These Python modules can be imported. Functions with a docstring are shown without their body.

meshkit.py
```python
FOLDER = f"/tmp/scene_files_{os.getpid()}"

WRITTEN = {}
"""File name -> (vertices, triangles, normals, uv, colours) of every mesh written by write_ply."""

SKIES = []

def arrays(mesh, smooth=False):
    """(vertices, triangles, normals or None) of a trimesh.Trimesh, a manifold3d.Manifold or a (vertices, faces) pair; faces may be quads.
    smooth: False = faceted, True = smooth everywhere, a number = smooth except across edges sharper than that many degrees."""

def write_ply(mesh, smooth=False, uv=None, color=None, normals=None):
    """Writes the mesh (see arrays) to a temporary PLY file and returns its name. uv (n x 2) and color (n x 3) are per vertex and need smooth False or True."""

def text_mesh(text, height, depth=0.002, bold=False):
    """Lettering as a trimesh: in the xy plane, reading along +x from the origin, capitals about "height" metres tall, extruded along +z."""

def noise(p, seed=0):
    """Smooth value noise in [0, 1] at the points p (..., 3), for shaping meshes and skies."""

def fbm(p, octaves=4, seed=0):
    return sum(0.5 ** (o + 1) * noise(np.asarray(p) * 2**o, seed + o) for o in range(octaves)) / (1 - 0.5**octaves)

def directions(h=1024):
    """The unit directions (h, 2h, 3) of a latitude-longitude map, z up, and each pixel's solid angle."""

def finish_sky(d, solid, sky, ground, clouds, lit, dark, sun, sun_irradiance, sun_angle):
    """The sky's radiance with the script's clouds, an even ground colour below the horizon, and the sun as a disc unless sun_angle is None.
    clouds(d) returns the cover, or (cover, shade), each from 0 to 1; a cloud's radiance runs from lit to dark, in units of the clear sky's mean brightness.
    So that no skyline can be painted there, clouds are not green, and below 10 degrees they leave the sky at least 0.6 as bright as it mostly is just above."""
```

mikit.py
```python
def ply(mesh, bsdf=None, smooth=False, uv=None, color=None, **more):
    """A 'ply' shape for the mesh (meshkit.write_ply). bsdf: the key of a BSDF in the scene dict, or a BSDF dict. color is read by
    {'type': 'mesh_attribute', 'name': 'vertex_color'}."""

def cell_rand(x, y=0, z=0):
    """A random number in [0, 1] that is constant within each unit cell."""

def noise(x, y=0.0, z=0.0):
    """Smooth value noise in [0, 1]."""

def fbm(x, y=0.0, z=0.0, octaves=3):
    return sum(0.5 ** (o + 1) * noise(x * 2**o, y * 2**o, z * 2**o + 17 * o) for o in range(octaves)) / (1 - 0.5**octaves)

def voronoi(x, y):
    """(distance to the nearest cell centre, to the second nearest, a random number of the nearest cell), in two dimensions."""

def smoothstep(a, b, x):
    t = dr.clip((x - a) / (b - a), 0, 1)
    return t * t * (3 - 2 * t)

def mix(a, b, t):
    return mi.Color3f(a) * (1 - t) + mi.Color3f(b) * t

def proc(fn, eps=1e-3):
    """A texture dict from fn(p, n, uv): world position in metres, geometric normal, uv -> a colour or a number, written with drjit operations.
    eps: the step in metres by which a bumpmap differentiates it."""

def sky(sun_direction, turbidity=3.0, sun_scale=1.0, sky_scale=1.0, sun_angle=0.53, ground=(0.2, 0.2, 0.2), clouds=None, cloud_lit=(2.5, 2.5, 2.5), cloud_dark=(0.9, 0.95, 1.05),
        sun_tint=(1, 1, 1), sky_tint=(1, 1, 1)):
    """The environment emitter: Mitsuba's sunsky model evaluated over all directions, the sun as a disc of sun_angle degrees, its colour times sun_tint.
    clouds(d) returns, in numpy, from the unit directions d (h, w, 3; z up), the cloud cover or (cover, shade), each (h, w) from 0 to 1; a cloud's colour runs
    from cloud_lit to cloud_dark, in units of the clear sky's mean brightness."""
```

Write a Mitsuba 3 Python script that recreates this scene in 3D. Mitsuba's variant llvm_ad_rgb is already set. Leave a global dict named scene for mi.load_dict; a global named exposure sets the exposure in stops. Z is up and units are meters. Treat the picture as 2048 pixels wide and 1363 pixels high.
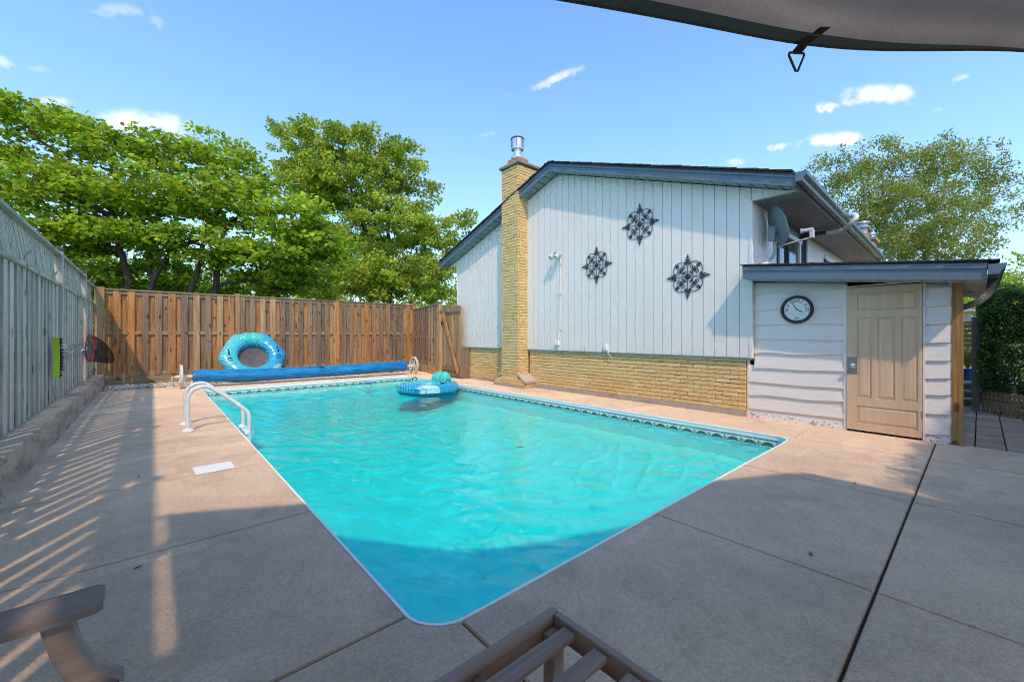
import math
import numpy as np, trimesh, drjit as dr, mitsuba as mi
import mikit, meshkit
from mikit import proc, noise, fbm, voronoi, cell_rand, smoothstep, mix
from shapely.geometry import Polygon, box as sbox

scene, labels = {}, {}
R = np.random.RandomState(7)
T = mi.ScalarTransform4f

# ------------------------------------------------------------------ camera, sky, exposure
AZ = math.atan(720 / 821)
FWD = np.array([math.sin(AZ), math.cos(AZ), 0.0])
CAM = np.array([0, 0, 1.3])
scene['camera'] = {'type': 'perspective', 'fov': 2 * math.degrees(math.atan(1024 / 821)), 'fov_axis': 'x', 'near_clip': 0.05, 'far_clip': 2000.0,
                   'principal_point_offset_y': 12.5 / 1363,
                   'to_world': T().look_at(origin=CAM.tolist(), target=(CAM + FWD).tolist(), up=[0, 0, 1])}
SUN = np.array([-1.05, -1.84, 2.5])
# each cloud: direction, half width, half height (radians), tilt, cover
CLOUDS = [
    (-0.0264, 0.9357, 0.3518, 0.0400, 0.0238, -0.32, 1.00),
    (0.0169, 0.9316, 0.3632, 0.0469, 0.0206, -0.18, 0.90),
    (-0.1136, 0.9287, 0.3530, 0.0228, 0.0066, -0.38, 0.70),
    (0.9096, 0.1159, 0.3991, 0.0479, 0.0174, 0.34, 1.00),
    (0.9152, 0.0859, 0.3938, 0.0192, 0.0114, 0.56, 0.90),
    (0.8986, 0.1794, 0.4005, 0.0199, 0.0101, 0.30, 1.00),
    (0.9215, 0.1753, 0.3467, 0.0471, 0.0163, 0.26, 1.00),
    (0.9239, 0.1579, 0.3485, 0.0243, 0.0112, 0.28, 1.00),
    (0.8987, 0.2544, 0.3571, 0.0241, 0.0071, 0.12, 0.75),
    (0.8812, 0.3230, 0.3452, 0.0188, 0.0093, 0.19, 0.55),
    (0.6303, 0.5691, 0.5281, 0.0550, 0.0092, -0.27, 0.75),
    (0.6106, 0.6001, 0.5168, 0.0244, 0.0087, -0.22, 0.60),
    (-0.0341, 0.8685, 0.4946, 0.0338, 0.0121, -0.44, 0.35),
    (0.0066, 0.8668, 0.4986, 0.0092, 0.0102, -0.41, 0.30),
    (-0.1566, 0.9109, 0.3818, 0.0089, 0.0130, -0.44, 0.60),
    (-0.1250, 0.9127, 0.3891, 0.0127, 0.0049, -0.42, 0.25),
    (0.9216, 0.0201, 0.3876, 0.0102, 0.0055, 0.15, 0.50),
    (0.5519, 0.7106, 0.4365, 0.0284, 0.0039, -0.21, 0.20),
    (0.9338, 0.0444, 0.3550, 0.0070, 0.0042, 0.35, 0.20),
    (0.5663, 0.6522, 0.5039, 0.0126, 0.0045, -0.00, 0.12),
    (-0.80, 0.40, 0.45, 0.07, 0.03, 0.1, 0.9), (-0.55, -0.70, 0.50, 0.09, 0.03, 0.0, 0.8), (0.50, -0.80, 0.40, 0.08, 0.03, 0.0, 0.9), (-0.90, -0.10, 0.35, 0.06, 0.02, 0.0, 0.8)]


def clouds(d):
    cover, shade = np.zeros(d.shape[:2]), np.zeros(d.shape[:2])
    for cx, cy, cz, a, b, tilt, amount in CLOUDS:
        c = np.array([cx, cy, cz]) / np.linalg.norm([cx, cy, cz])
        near = (d @ c) > 0.985
        if not near.any():
            continue
        e = np.cross(c, [0, 0, 1.0]); e /= np.linalg.norm(e); g = np.cross(e, c)
        q = d[near]
        x, y = q @ e, q @ g
        x, y = x * math.cos(tilt) + y * -math.sin(tilt), x * math.sin(tilt) + y * math.cos(tilt)
        s = max(a, 2.2 * b)
        n = meshkit.fbm(np.stack([x / s * 3.6, y / s * 4.2, np.full_like(x, cx * 90)], -1), 6)
        n = n + .35 * (meshkit.fbm(np.stack([x / s * 11, y / s * 14, np.full_like(x, cx * 70)], -1), 4) - .5)
        w = y + (n - 0.5) * b * 0.8
        # flat base, billowing top
        rr = (x / a) ** 2 + (w / np.where(w < 0, 0.7 * b, b)) ** 2
        v = np.clip((1.25 - rr + (n - 0.5) * 2.4) / 1.5, 0, 1)
        v = v * v * (3 - 2 * v) * amount
        sh = np.clip(0.55 - y / b * 0.5 + (n - 0.5), 0, 1) * 0.75
        old = cover[near]
        cover[near] = np.maximum(old, v)
        shade[near] = np.where(v > old, sh, shade[near])
    return cover, shade


scene['sky'] = mikit.sky(SUN, turbidity=3, sun_scale=0.18, sun_angle=1.3, sun_tint=(1.0, 0.96, 0.90), sky_tint=(0.77, 0.83, 0.87), clouds=clouds, cloud_lit=(1.5, 1.5, 1.52), cloud_dark=(1.12, 1.18, 1.3), ground=(0.25, 0.24, 0.22))
exposure = 3.42


# ------------------------------------------------------------------ helpers
def numbered(k):
    if k not in scene and k not in labels and not any(x.startswith(k + '__') for x in scene):
        return k
    i = 1
    while f'{k}_{i:03d}' in used:
        i += 1
    return f'{k}_{i:03d}'


used = set()
count = {}


def name(k):
    n = count.get(k, 0)
    count[k] = n + 1
    r = k if n == 0 else f'{k}_{n:03d}'
    used.add(r)
    return r


def add(k, mesh, bsdf, smooth=False, **more):
    k = name(k)
    scene[k] = mikit.ply(mesh, bsdf, smooth=smooth, **more)
    return k


def tag(k, label, category=None, group=None, kind=None):
    d = {'label': label}
    if category: d['category'] = category
    if group: d['group'] = group
    if kind: d['kind'] = kind
    labels[k] = d


BF = np.array([[0, 2, 1], [0, 3, 2], [4, 5, 6], [4, 6, 7], [0, 1, 5], [0, 5, 4], [1, 2, 6], [1, 6, 5], [2, 3, 7], [2, 7, 6], [3, 0, 4], [3, 4, 7]])


def box(x0, x1, y0, y1, z0, z1, jit=0.0):
    v = np.array([[x0, y0, z0], [x1, y0, z0], [x1, y1, z0], [x0, y1, z0], [x0, y0, z1], [x1, y0, z1], [x1, y1, z1], [x0, y1, z1]], float)
    if jit: v = v + R.uniform(-jit, jit, v.shape)
    return trimesh.Trimesh(v, BF, process=False)


def cbox(x0, x1, y0, y1, z0, z1, c=0.004):
    a, b = np.array([x0, y0, z0], float), np.array([x1, y1, z1], float)
    pts = []
    for i in range(8):
        s = np.array([i & 1, i >> 1 & 1, i >> 2 & 1])
        p = np.where(s, b, a)
        for k in range(3):
            q = p + np.where(s, -c, c)
            q[k] = p[k]
            pts.append(q)
    return trimesh.Trimesh(np.array(pts)).convex_hull


def cat(*m):
    m = [x for y in m for x in (y if isinstance(y, (list, tuple)) else [y])]
    return trimesh.util.concatenate(m)


def tube(pts, rad, n=8, caps=True):
    p = np.asarray(pts, float)
    rad = np.broadcast_to(np.asarray(rad, float), (len(p),))
    t = np.gradient(p, axis=0)
    t /= np.linalg.norm(t, axis=1, keepdims=True) + 1e-12
    a = np.cross(t[0], [0, 0, 1] if abs(t[0][2]) < 0.9 else [1, 0, 0]); a /= np.linalg.norm(a)
    rings = []
    ang = np.arange(n) * 2 * np.pi / n
    for i in range(len(p)):
        a = a - t[i] * (a @ t[i]); a /= np.linalg.norm(a)
        b = np.cross(t[i], a)
        rings.append(p[i] + rad[i] * (np.cos(ang)[:, None] * a + np.sin(ang)[:, None] * b))
    v = np.vstack(rings)
    f = []
    for i in range(len(p) - 1):
        for j in range(n):
            k = (j + 1) % n
            f += [[i * n + j, i * n + k, i * n + n + k], [i * n + j, i * n + n + k, i * n + n + j]]
    if caps:
        v = np.vstack([v, p[:1], p[-1:]])
        for j in range(n):
            k = (j + 1) % n
            f += [[len(v) - 2, k, j], [len(v) - 1, (len(p) - 1) * n + j, (len(p) - 1) * n + k]]
    return trimesh.Trimesh(v, np.array(f), process=False)


def lathe(prof, n=32, center=(0, 0, 0), axis=(0, 0, 1)):
    prof = np.asarray(prof, float)
    th = np.arange(n) * 2 * np.pi / n
    v = np.stack([prof[:, None, 0] * np.cos(th), prof[:, None, 0] * np.sin(th), np.repeat(prof[:, 1:], n, 1)], -1).reshape(-1, 3)
    f = []
    for i in range(len(prof) - 1):
        for j in range(n):
            k = (j + 1) % n
            f += [[i * n + j, i * n + k, i * n + n + k], [i * n + j, i * n + n + k, i * n + n + j]]
    m = trimesh.Trimesh(v, np.array(f), process=False)
    m.apply_transform(trimesh.geometry.align_vectors([0, 0, 1], axis))
    m.apply_translation(center)
    return m


def prism(poly, h):
    """polygon in xy extruded from z=0 to h"""
    parts = getattr(poly, 'geoms', [poly])
    return cat([trimesh.creation.extrude_polygon(g, h, engine='earcut') for g in parts if g.area > 1e-7])


def yz(m, x):
    """a mesh made in xy (+z up to depth) laid on a plane X: x->-Y seen from -X is right, so x->Y, y->Z, z-> -X"""
    v = np.array(m.vertices)
    return trimesh.Trimesh(np.stack([x - v[:, 2], v[:, 0], v[:, 1]], 1), m.faces[:, ::-1], process=False)


def quadgrid(P):
    P = np.asarray(P)
    a, b = P.shape[:2]
    i = np.arange(a * b).reshape(a, b)
    q = np.stack([i[:-1, :-1], i[1:, :-1], i[1:, 1:], i[:-1, 1:]], -1).reshape(-1, 4)
    return trimesh.Trimesh(P.reshape(-1, 3), np.vstack([q[:, [0, 1, 2]], q[:, [0, 2, 3]]]), process=False)


def smoothline(p, n=6):
    from scipy.interpolate import CubicSpline
    p = np.asarray(p, float)
    d = np.r_[0, np.cumsum(np.linalg.norm(np.diff(p, axis=0), axis=1))]
    return CubicSpline(d, p)(np.linspace(0, d[-1], n * (len(p) - 1) + 1))


# ------------------------------------------------------------------ materials
def plain(k, rgb, rough=0.6, metal=0.0, spec=0.5, twosided=True, **kw):
    b = {'type': 'principled', 'base_color': rgb if isinstance(rgb, dict) else {'type': 'rgb', 'value': list(rgb)}, 'roughness': rough, 'metallic': metal, 'specular': spec, **kw}
    scene[k] = {'type': 'twosided', 'b': b} if twosided else b
    return k


def C(*c): return mi.Color3f(*c)


def concrete(base, dark, seed, speck=0.2):
    def fn(p, n, uv):
        big = fbm(p.x * 0.9 + seed, p.y * 0.9, p.z * 2, 4)
        mid = fbm(p.x * 7 + seed, p.y * 7, p.z * 7, 3)
        c = mix(dark, base, smoothstep(0.22, 0.62, big * 0.65 + mid * 0.35))
        g = 0.9 * noise(p.x * 210, p.y * 210, p.z * 210 + seed) + 0.8 * noise(p.x * 95 + 9, p.y * 95, p.z * 95)
        blot = smoothstep(0.66, 0.76, fbm(p.x * 2.3 + 40, p.y * 2.3 + seed, 0.0, 4))
        pale = smoothstep(0.63, 0.72, fbm(p.x * 1.1 + seed, p.y * 3.1 + 70, 2.0, 5))
        return c * (1 - speck + speck * 1.2 * g) * (1 - 0.11 * blot) * (1 + 0.10 * pale)
    return fn


plain('deck_mat', proc(concrete((0.595, 0.425, 0.292), (0.49, 0.35, 0.242), 3.0, 0.22)), 0.85, spec=0.3)
plain('soil_mat', (0.10, 0.08, 0.065), 0.95, spec=0.1)


def ret_fn(p, n, uv):
    a = fbm(p.x * 6, p.y * 3, p.z * 9, 4)
    c = mix((0.23, 0.18, 0.135), (0.38, 0.30, 0.225), smoothstep(0.25, 0.65, a))
    pits = smoothstep(0.70, 0.80, noise(p.x * 40, p.y * 40, p.z * 40))
    return c * (0.8 + 0.4 * noise(p.x * 120, p.y * 120, p.z * 120)) * (1 - 0.5 * pits)


plain('retaining_mat', proc(ret_fn), 0.95, spec=0.2)


def wood_fn(base, dark, seed, axis='z', knots=True, gs=1.0):
    def fn(p, n, uv):
        a, b, c = (p.x + p.y) * 1.0, p.x - p.y, p.z
        if axis == 'x': a, b, c = p.y, p.z, p.x
        if axis == 'y': a, b, c = p.x, p.z, p.y
        g = fbm(a * 55 * gs + seed, b * 40 * gs, c * 1.7 * gs, 3)
        w = fbm(a * 9 + seed, b * 9, c * 1.1, 3)
        col = mix(dark, base, smoothstep(0.25, 0.72, 0.55 * g + 0.45 * w))
        if knots:
            k = smoothstep(0.80, 0.87, noise(a * 13 + seed * 3, b * 13, c * 4.5))
            col = col * (1 - 0.6 * k)
        return col
    return fn


BROWN = []
for i, (b, d) in enumerate([((0.52, 0.25, 0.105), (0.28, 0.12, 0.045)), ((0.38, 0.235, 0.145), (0.20, 0.12, 0.075)), ((0.54, 0.33, 0.17), (0.32, 0.18, 0.085)), ((0.30, 0.195, 0.13), (0.155, 0.10, 0.07)), ((0.60, 0.295, 0.11), (0.37, 0.16, 0.05))]):
    BROWN.append(plain(f'brown_wood_{i}', proc(wood_fn(b, d, 5.0 * i + 1)), 0.85, spec=0.2))
plain('brown_rail_mat', proc(wood_fn((0.44, 0.295, 0.175), (0.26, 0.17, 0.10), 2.0, 'x')), 0.85, spec=0.2)
GREY = []
for i, (b, d) in enumerate([((0.52, 0.465, 0.385), (0.32, 0.285, 0.23)), ((0.57, 0.50, 0.42), (0.36, 0.315, 0.255)), ((0.44, 0.405, 0.325), (0.26, 0.235, 0.185))]):
    GREY.append(plain(f'grey_wood_{i}', proc(wood_fn(b, d, 11.0 * i + 4)), 0.9, spec=0.2))
plain('grey_rail_mat', proc(wood_fn((0.44, 0.395, 0.325), (0.26, 0.235, 0.19), 3.3, 'y')), 0.9, spec=0.2)


def paint_fn(base, seed):
    def fn(p, n, uv):
        g = fbm((p.x + p.y) * 60, p.z * 5 + seed, (p.x - p.y) * 9, 3)
        m = fbm(p.y * 1.7, p.z * 1.3 + seed, p.x, 3)
        spot = smoothstep(0.945, 0.96, noise(p.y * 19 + seed, p.z * 23, p.x * 23))
        return C(*base) * (0.945 + 0.03 * g + 0.05 * m) * (1 - 0.3 * spot)
    return fn


plain('siding_mat', proc(paint_fn((0.79, 0.71, 0.645), 1.0)), 0.65, spec=0.3)
plain('siding_back_mat', (0.36, 0.43, 0.46), 0.8)


def shed_fn(p, n, uv):
    g = fbm(p.y * 6, p.z * 90, p.x * 9, 3)
    m = fbm(p.y * 2, p.z * 3, 0.0, 3)
    low = smoothstep(0.60, 0.66, fbm(p.y * 38, p.z * 55, 3.0, 3)) * smoothstep(0.11, 0.05, p.z)   # peeled paint along the foot, as in the photograph
    return mix(C(0.78, 0.705, 0.65) * (0.9 + 0.08 * g + 0.06 * m), (0.17, 0.15, 0.14), low * 0.8)


plain('shed_board_mat', proc(shed_fn), 0.7, spec=0.3)
plain('trim_mat', (0.74, 0.68, 0.63), 0.6)
plain('fascia_mat', proc(lambda p, n, uv: C(0.115, 0.155, 0.195) * (0.9 + 0.2 * fbm(p.x * 3, p.y * 3, p.z * 20, 3))), 0.5)
plain('rake_soffit_mat', (0.19, 0.25, 0.26), 0.6)
plain('eave_soffit_mat', (0.27, 0.235, 0.23), 0.5)
plain('gutter_mat', (0.07, 0.075, 0.085), 0.35)
plain('shingle_mat', proc(lambda p, n, uv: mix((0.035, 0.032, 0.034), (0.085, 0.075, 0.075), noise(p.x * 90, p.y * 90, p.z * 90))), 0.95, spec=0.15)
BRICK = []


def brick_fn(base, seed):
    def fn(p, n, uv):
        m = fbm(p.x * 14 + seed, p.y * 14, p.z * 30, 4)
        crease = smoothstep(0.62, 0.72, fbm(p.x * 30 + p.z * 40, p.y * 30 + seed, p.z * 70, 3))
        return C(*base) * (0.82 + 0.32 * m) * (1 - 0.35 * crease)
    return fn


for i, b in enumerate([(0.72, 0.49, 0.205), (0.75, 0.52, 0.225), (0.68, 0.46, 0.195), (0.74, 0.53, 0.26)]):
    BRICK.append(plain(f'brick_mat_{i}', proc(brick_fn(b, 7.0 * i)), 0.85, spec=0.2))
plain('mortar_mat', (0.30, 0.215, 0.125), 0.95, spec=0.1)
plain('foundation_mat', proc(concrete((0.42, 0.34, 0.28), (0.30, 0.24, 0.2), 8.0, 0.2)), 0.95, spec=0.1)
plain('capstone_mat', proc(concrete((0.50, 0.40, 0.34), (0.38, 0.29, 0.25), 5.0, 0.15)), 0.9, spec=0.2)
plain('chimney_cap_mat', proc(concrete((0.32, 0.26, 0.21), (0.2, 0.16, 0.13), 15.0, 0.2)), 0.9, spec=0.2)
plain('steel_mat', (0.72, 0.70, 0.67), 0.28, 1.0)
plain('plate_mat', (0.36, 0.34, 0.32), 0.4, 0.9)
plain('chrome_mat', (0.85, 0.85, 0.86), 0.12, 1.0)
plain('clay_mat', (0.42, 0.17, 0.10), 0.8)
plain('black_mat', (0.02, 0.021, 0.024), 0.4)
plain('iron_mat', (0.035, 0.037, 0.045), 0.5, 0.2)
plain('white_mat', (0.78, 0.77, 0.74), 0.45)
plain('coping_mat', (0.84, 0.82, 0.79), 0.4)
plain('ladder_mat', (0.72, 0.71, 0.70), 0.3)
plain('bed_board_mat', (0.17, 0.13, 0.09), 0.9)
plain('glass_dark_mat', (0.03, 0.033, 0.038), 0.06)
plain('dish_mat', (0.20, 0.27, 0.30), 0.45)
plain('dish_metal_mat', (0.34, 0.37, 0.39), 0.45, 0.4)
plain('lnb_mat', (0.52, 0.51, 0.53), 0.5)
plain('pvc_mat', proc(lambda p, n, uv: mix((0.36, 0.31, 0.26), (0.72, 0.71, 0.69), smoothstep(0.25, 0.5, fbm(p.x * 6, p.y * 6, p.z * 6, 3)))), 0.5)
plain('door_mat', proc(wood_fn((0.68, 0.485, 0.315), (0.59, 0.41, 0.255), 6.0, 'z', False, 0.7)), 0.55, spec=0.35)
plain('post_mat', proc(wood_fn((0.50, 0.30, 0.12), (0.27, 0.13, 0.045), 9.0)), 0.8, spec=0.2)
plain('cover_mat', proc(lambda p, n, uv: mix((0.0, 0.115, 0.36), (0.01, 0.26, 0.56), smoothstep(0.25, 0.75, fbm(p.x * 3, p.y * 30, p.z * 30, 4)) * (0.8 + 0.4 * noise(p.x * 70, p.y * 70, p.z * 70)))), 0.25, spec=0.6)
plain('reel_plastic_mat', (0.68, 0.60, 0.50), 0.5)
plain('chair_mat', proc(wood_fn((0.29, 0.205, 0.17), (0.17, 0.12, 0.10), 13.0, 'x', False, 1.4)), 0.55, spec=0.35)
plain('table_mat', proc(wood_fn((0.36, 0.25, 0.20), (0.21, 0.145, 0.115), 21.0, 'x', False, 1.6)), 0.55, spec=0.35)
plain('table_cross_mat', proc(wood_fn((0.36, 0.25, 0.20), (0.21, 0.145, 0.115), 22.0, 'y', False, 1.6)), 0.55, spec=0.35)
plain('cushion_mat', (0.66, 0.65, 0.63), 0.9, sheen=0.4)
plain('lime_mat', (0.42, 0.60, 0.02), 0.5)
plain('bristle_mat', (0.012, 0.012, 0.02), 0.9)
plain('red_mat', (0.40, 0.02, 0.06), 0.45)
plain('pole_mat', (0.42, 0.42, 0.43), 0.35, 0.6)
plain('pebble_mat', proc(lambda p, n, uv: mix((0.32, 0.27, 0.22), (0.66, 0.60, 0.53), noise(p.x * 17, p.y * 17, 2.0)) * (0.85 + 0.3 * noise(p.x * 90, p.y * 90, p.z * 90))), 0.9, spec=0.2)
plain('grass_mat', proc(lambda p, n, uv: mix((0.05, 0.08, 0.02), (0.11, 0.14, 0.04), fbm(p.x * 1.5, p.y * 1.5, 0.0, 4))), 1.0, spec=0.1)
PAVER = []
for i, (b, d) in enumerate([((0.30, 0.265, 0.225), (0.22, 0.19, 0.16)), ((0.34, 0.295, 0.25), (0.25, 0.215, 0.18)), ((0.26, 0.235, 0.205), (0.19, 0.165, 0.14))]):
    PAVER.append(plain(f'paver_mat_{i}', proc(concrete(b, d, 30.0 + i, 0.2)), 0.9, spec=0.2))
plain('lattice_mat', proc(wood_fn((0.34, 0.28, 0.19), (0.22, 0.175, 0.115), 17.0)), 0.9, spec=0.1)
plain('grey_post_mat', (0.25, 0.225, 0.2), 0.9)
plain('dark_board_mat', (0.06, 0.048, 0.038), 0.9)
plain('awning_mat', (0.52, 0.50, 0.47), 0.7)
plain('pot_mat', (0.015, 0.075, 0.30), 0.2)
plain('step_mat', (0.28, 0.25, 0.21), 0.9)
plain('step_riser_mat', (0.16, 0.19, 0.18), 0.9)
plain('wire_mat', (0.25, 0.10, 0.03), 0.6)
plain('bark_mat', proc(lambda p, n, uv: mix((0.05, 0.038, 0.03), (0.17, 0.13, 0.105), fbm(p.x * 14, p.y * 14, p.z * 4, 4))), 0.95, spec=0.1)
plain('birch_bark_mat', proc(lambda p, n, uv: mix((0.16, 0.13, 0.10), (0.55, 0.5, 0.45), smoothstep(0.35, 0.6, fbm(p.x * 3, p.y * 3, p.z * 9, 4)))), 0.9, spec=0.1)
scene['leaf_mat'] = {'type': 'principledthin', 'base_color': {'type': 'mesh_attribute', 'name': 'vertex_color'}, 'roughness': 0.5, 'diff_trans': 1.05, 'spec_trans': 0.0}
def canvas_fn(p, n, uv):
    return mix((0.19, 0.155, 0.125), (0.27, 0.225, 0.185), fbm(p.x * 5, p.y * 5, p.z * 5, 4)) * (0.9 + 0.2 * noise(p.x * 260, p.y * 260, 1.0))


scene['canvas_mat'] = {'type': 'principledthin', 'base_color': proc(canvas_fn), 'roughness': 0.6, 'diff_trans': 1.1, 'spec_trans': 0.0}
plain('valance_mat', (0.05, 0.056, 0.054), 0.75)
plain('strap_mat', (0.012, 0.012, 0.016), 0.8)


# pool liner: flat print on vinyl
def liner_fn(p, n, uv):
    s = dr.select(dr.abs(n.x) > dr.abs(n.y), p.y, p.x)
    k = s / 0.215
    f = k - dr.floor(k)
    white, body = C(0.62, 0.72, 0.70), C(0.06, 0.69, 0.67)
    grain = noise(s * 90, p.z * 160, 0.0)
    line = smoothstep(0.011, 0.007, dr.abs(p.z + 0.0775)) * smoothstep(0.2, 0.5, noise(s * 70, p.z * 120, 3.0) + 0.15)
    thin = smoothstep(0.0025, 0.001, dr.abs(p.z + 0.0615))
    y = (p.z + 0.168) / 0.070          # swags standing on a line at the water level, diamonds between them
    hump = dr.sqrt(dr.maximum(0.0, 1 - dr.square((f - 0.5) / 0.37)))
    swag = smoothstep(0.0, 0.06, hump * 0.95 - y) * smoothstep(-0.02, 0.06, y - hump * 0.28 + 0.1)
    g = dr.minimum(f, 1 - f)
    dia = g / 0.155 + dr.abs(y - 0.42) / 0.62
    diamond = smoothstep(1.0, 0.92, dia) * (1 - smoothstep(0.70, 0.62, dia) * 0.6 + smoothstep(0.36, 0.28, dia) * 0.55)
    small = smoothstep(1.0, 0.85, dr.abs(f - 0.5) / 0.12 + dr.abs(y - 0.05) / 0.32)
    above = smoothstep(-0.02, 0.02, y)
    c = mix(white, mix((0.02, 0.10, 0.08), (0.08, 0.19, 0.13), grain), dr.clip(swag * above, 0, 1))
    c = mix(c, mix((0.02, 0.09, 0.16), (0.05, 0.22, 0.27), grain), dr.clip(diamond * above, 0, 1))
    c = mix(c, (0.30, 0.50, 0.30), small * above * 0.7)
    c = mix(c, (0.03, 0.11, 0.16), line * 0.9)
    c = mix(c, (0.12, 0.15, 0.20), thin * 0.8)
    # tile print under water
    tile = smoothstep(0.44, 0.40, dr.abs(f - 0.5)) * smoothstep(0.30, 0.24, dr.abs(y + 0.75))
    c = mix(c, mix(body, white, tile * 0.35), smoothstep(0.02, -0.06, y))
    return c


plain('liner_band_mat', proc(liner_fn), 0.4, spec=0.4)
plain('liner_mat', proc(lambda p, n, uv: C(0.06, 0.69, 0.67) * (0.92 + 0.16 * fbm(p.x * 5, p.y * 5, p.z * 5, 3))), 0.5, spec=0.3)
scene['pool_water_medium'] = {'type': 'homogeneous', 'albedo': {'type': 'rgb', 'value': [0.0, 0.0, 0.0]}, 'sigma_t': {'type': 'rgb', 'value': [0.8, 0.03, 0.04]}}
scene['water_mat'] = {'type': 'thindielectric', 'int_ior': 1.17, 'ext_ior': 1.0}


# print on the inflatables: local coordinates of the float in metres come as uv
def float_fn(p, n, uv):
    x, y = uv.x, uv.y
    a, b = (x + y) * 0.7071, (x - y) * 0.7071
    cell = 0.062
    i, j = a / cell, b / cell
    fx, fy = i - dr.floor(i) - 0.5, j - dr.floor(j) - 0.5
    rr = dr.sqrt(fx * fx + fy * fy)
    ramp = dr.clip(0.55 - 0.42 * x + 0.18 * y, 0.0, 1.0)
    aqua, blue = C(0.20, 0.72, 0.72), C(0.0, 0.20, 0.54)
    base = mix(blue, (0.015, 0.42, 0.52), ramp)
    size = 0.12 + 0.36 * ramp
    dots = smoothstep(size + 0.07, size - 0.05, rr)
    dots = dots * smoothstep(0.0, 0.25, ramp - 0.08)
    c = mix(base, aqua, dots)
    # pale leaf print
    lx, ly = x - 0.52, y + 0.52
    u, v = lx * 0.82 + ly * 0.57, -lx * 0.57 + ly * 0.82
    leaf = smoothstep(0.0, 0.02, 0.115 - dr.abs(v) - 0.95 * u * u)
    veins = smoothstep(0.012, 0.006, dr.abs(dr.abs(v) - 0.5 * (u + 0.3) * 0.5)) * 0.8
    c = mix(base, c, 0.72)
    return mix(c, mix((0.42, 0.70, 0.66), (0.03, 0.36, 0.45), veins), leaf)


plain('float_print_mat', proc(float_fn), 0.28, spec=0.6)
plain('float_under_mat', (0.012, 0.10, 0.17), 0.35)
plain('float_teal_mat', (0.07, 0.56, 0.52), 0.25, spec=0.6)
plain('mesh_fabric_mat', proc(lambda p, n, uv: C(0.10, 0.09, 0.095) * (0.75 + 0.5 * noise(p.x * 9, p.y * 9, p.z * 9))), 0.8)
plain('floater_blue_mat', (0.02, 0.18, 0.42), 0.4)
plain('dead_leaf_mat', (0.05, 0.07, 0.035), 0.8)
plain('drum_black_mat', (0.05, 0.045, 0.04), 0.6)

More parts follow.
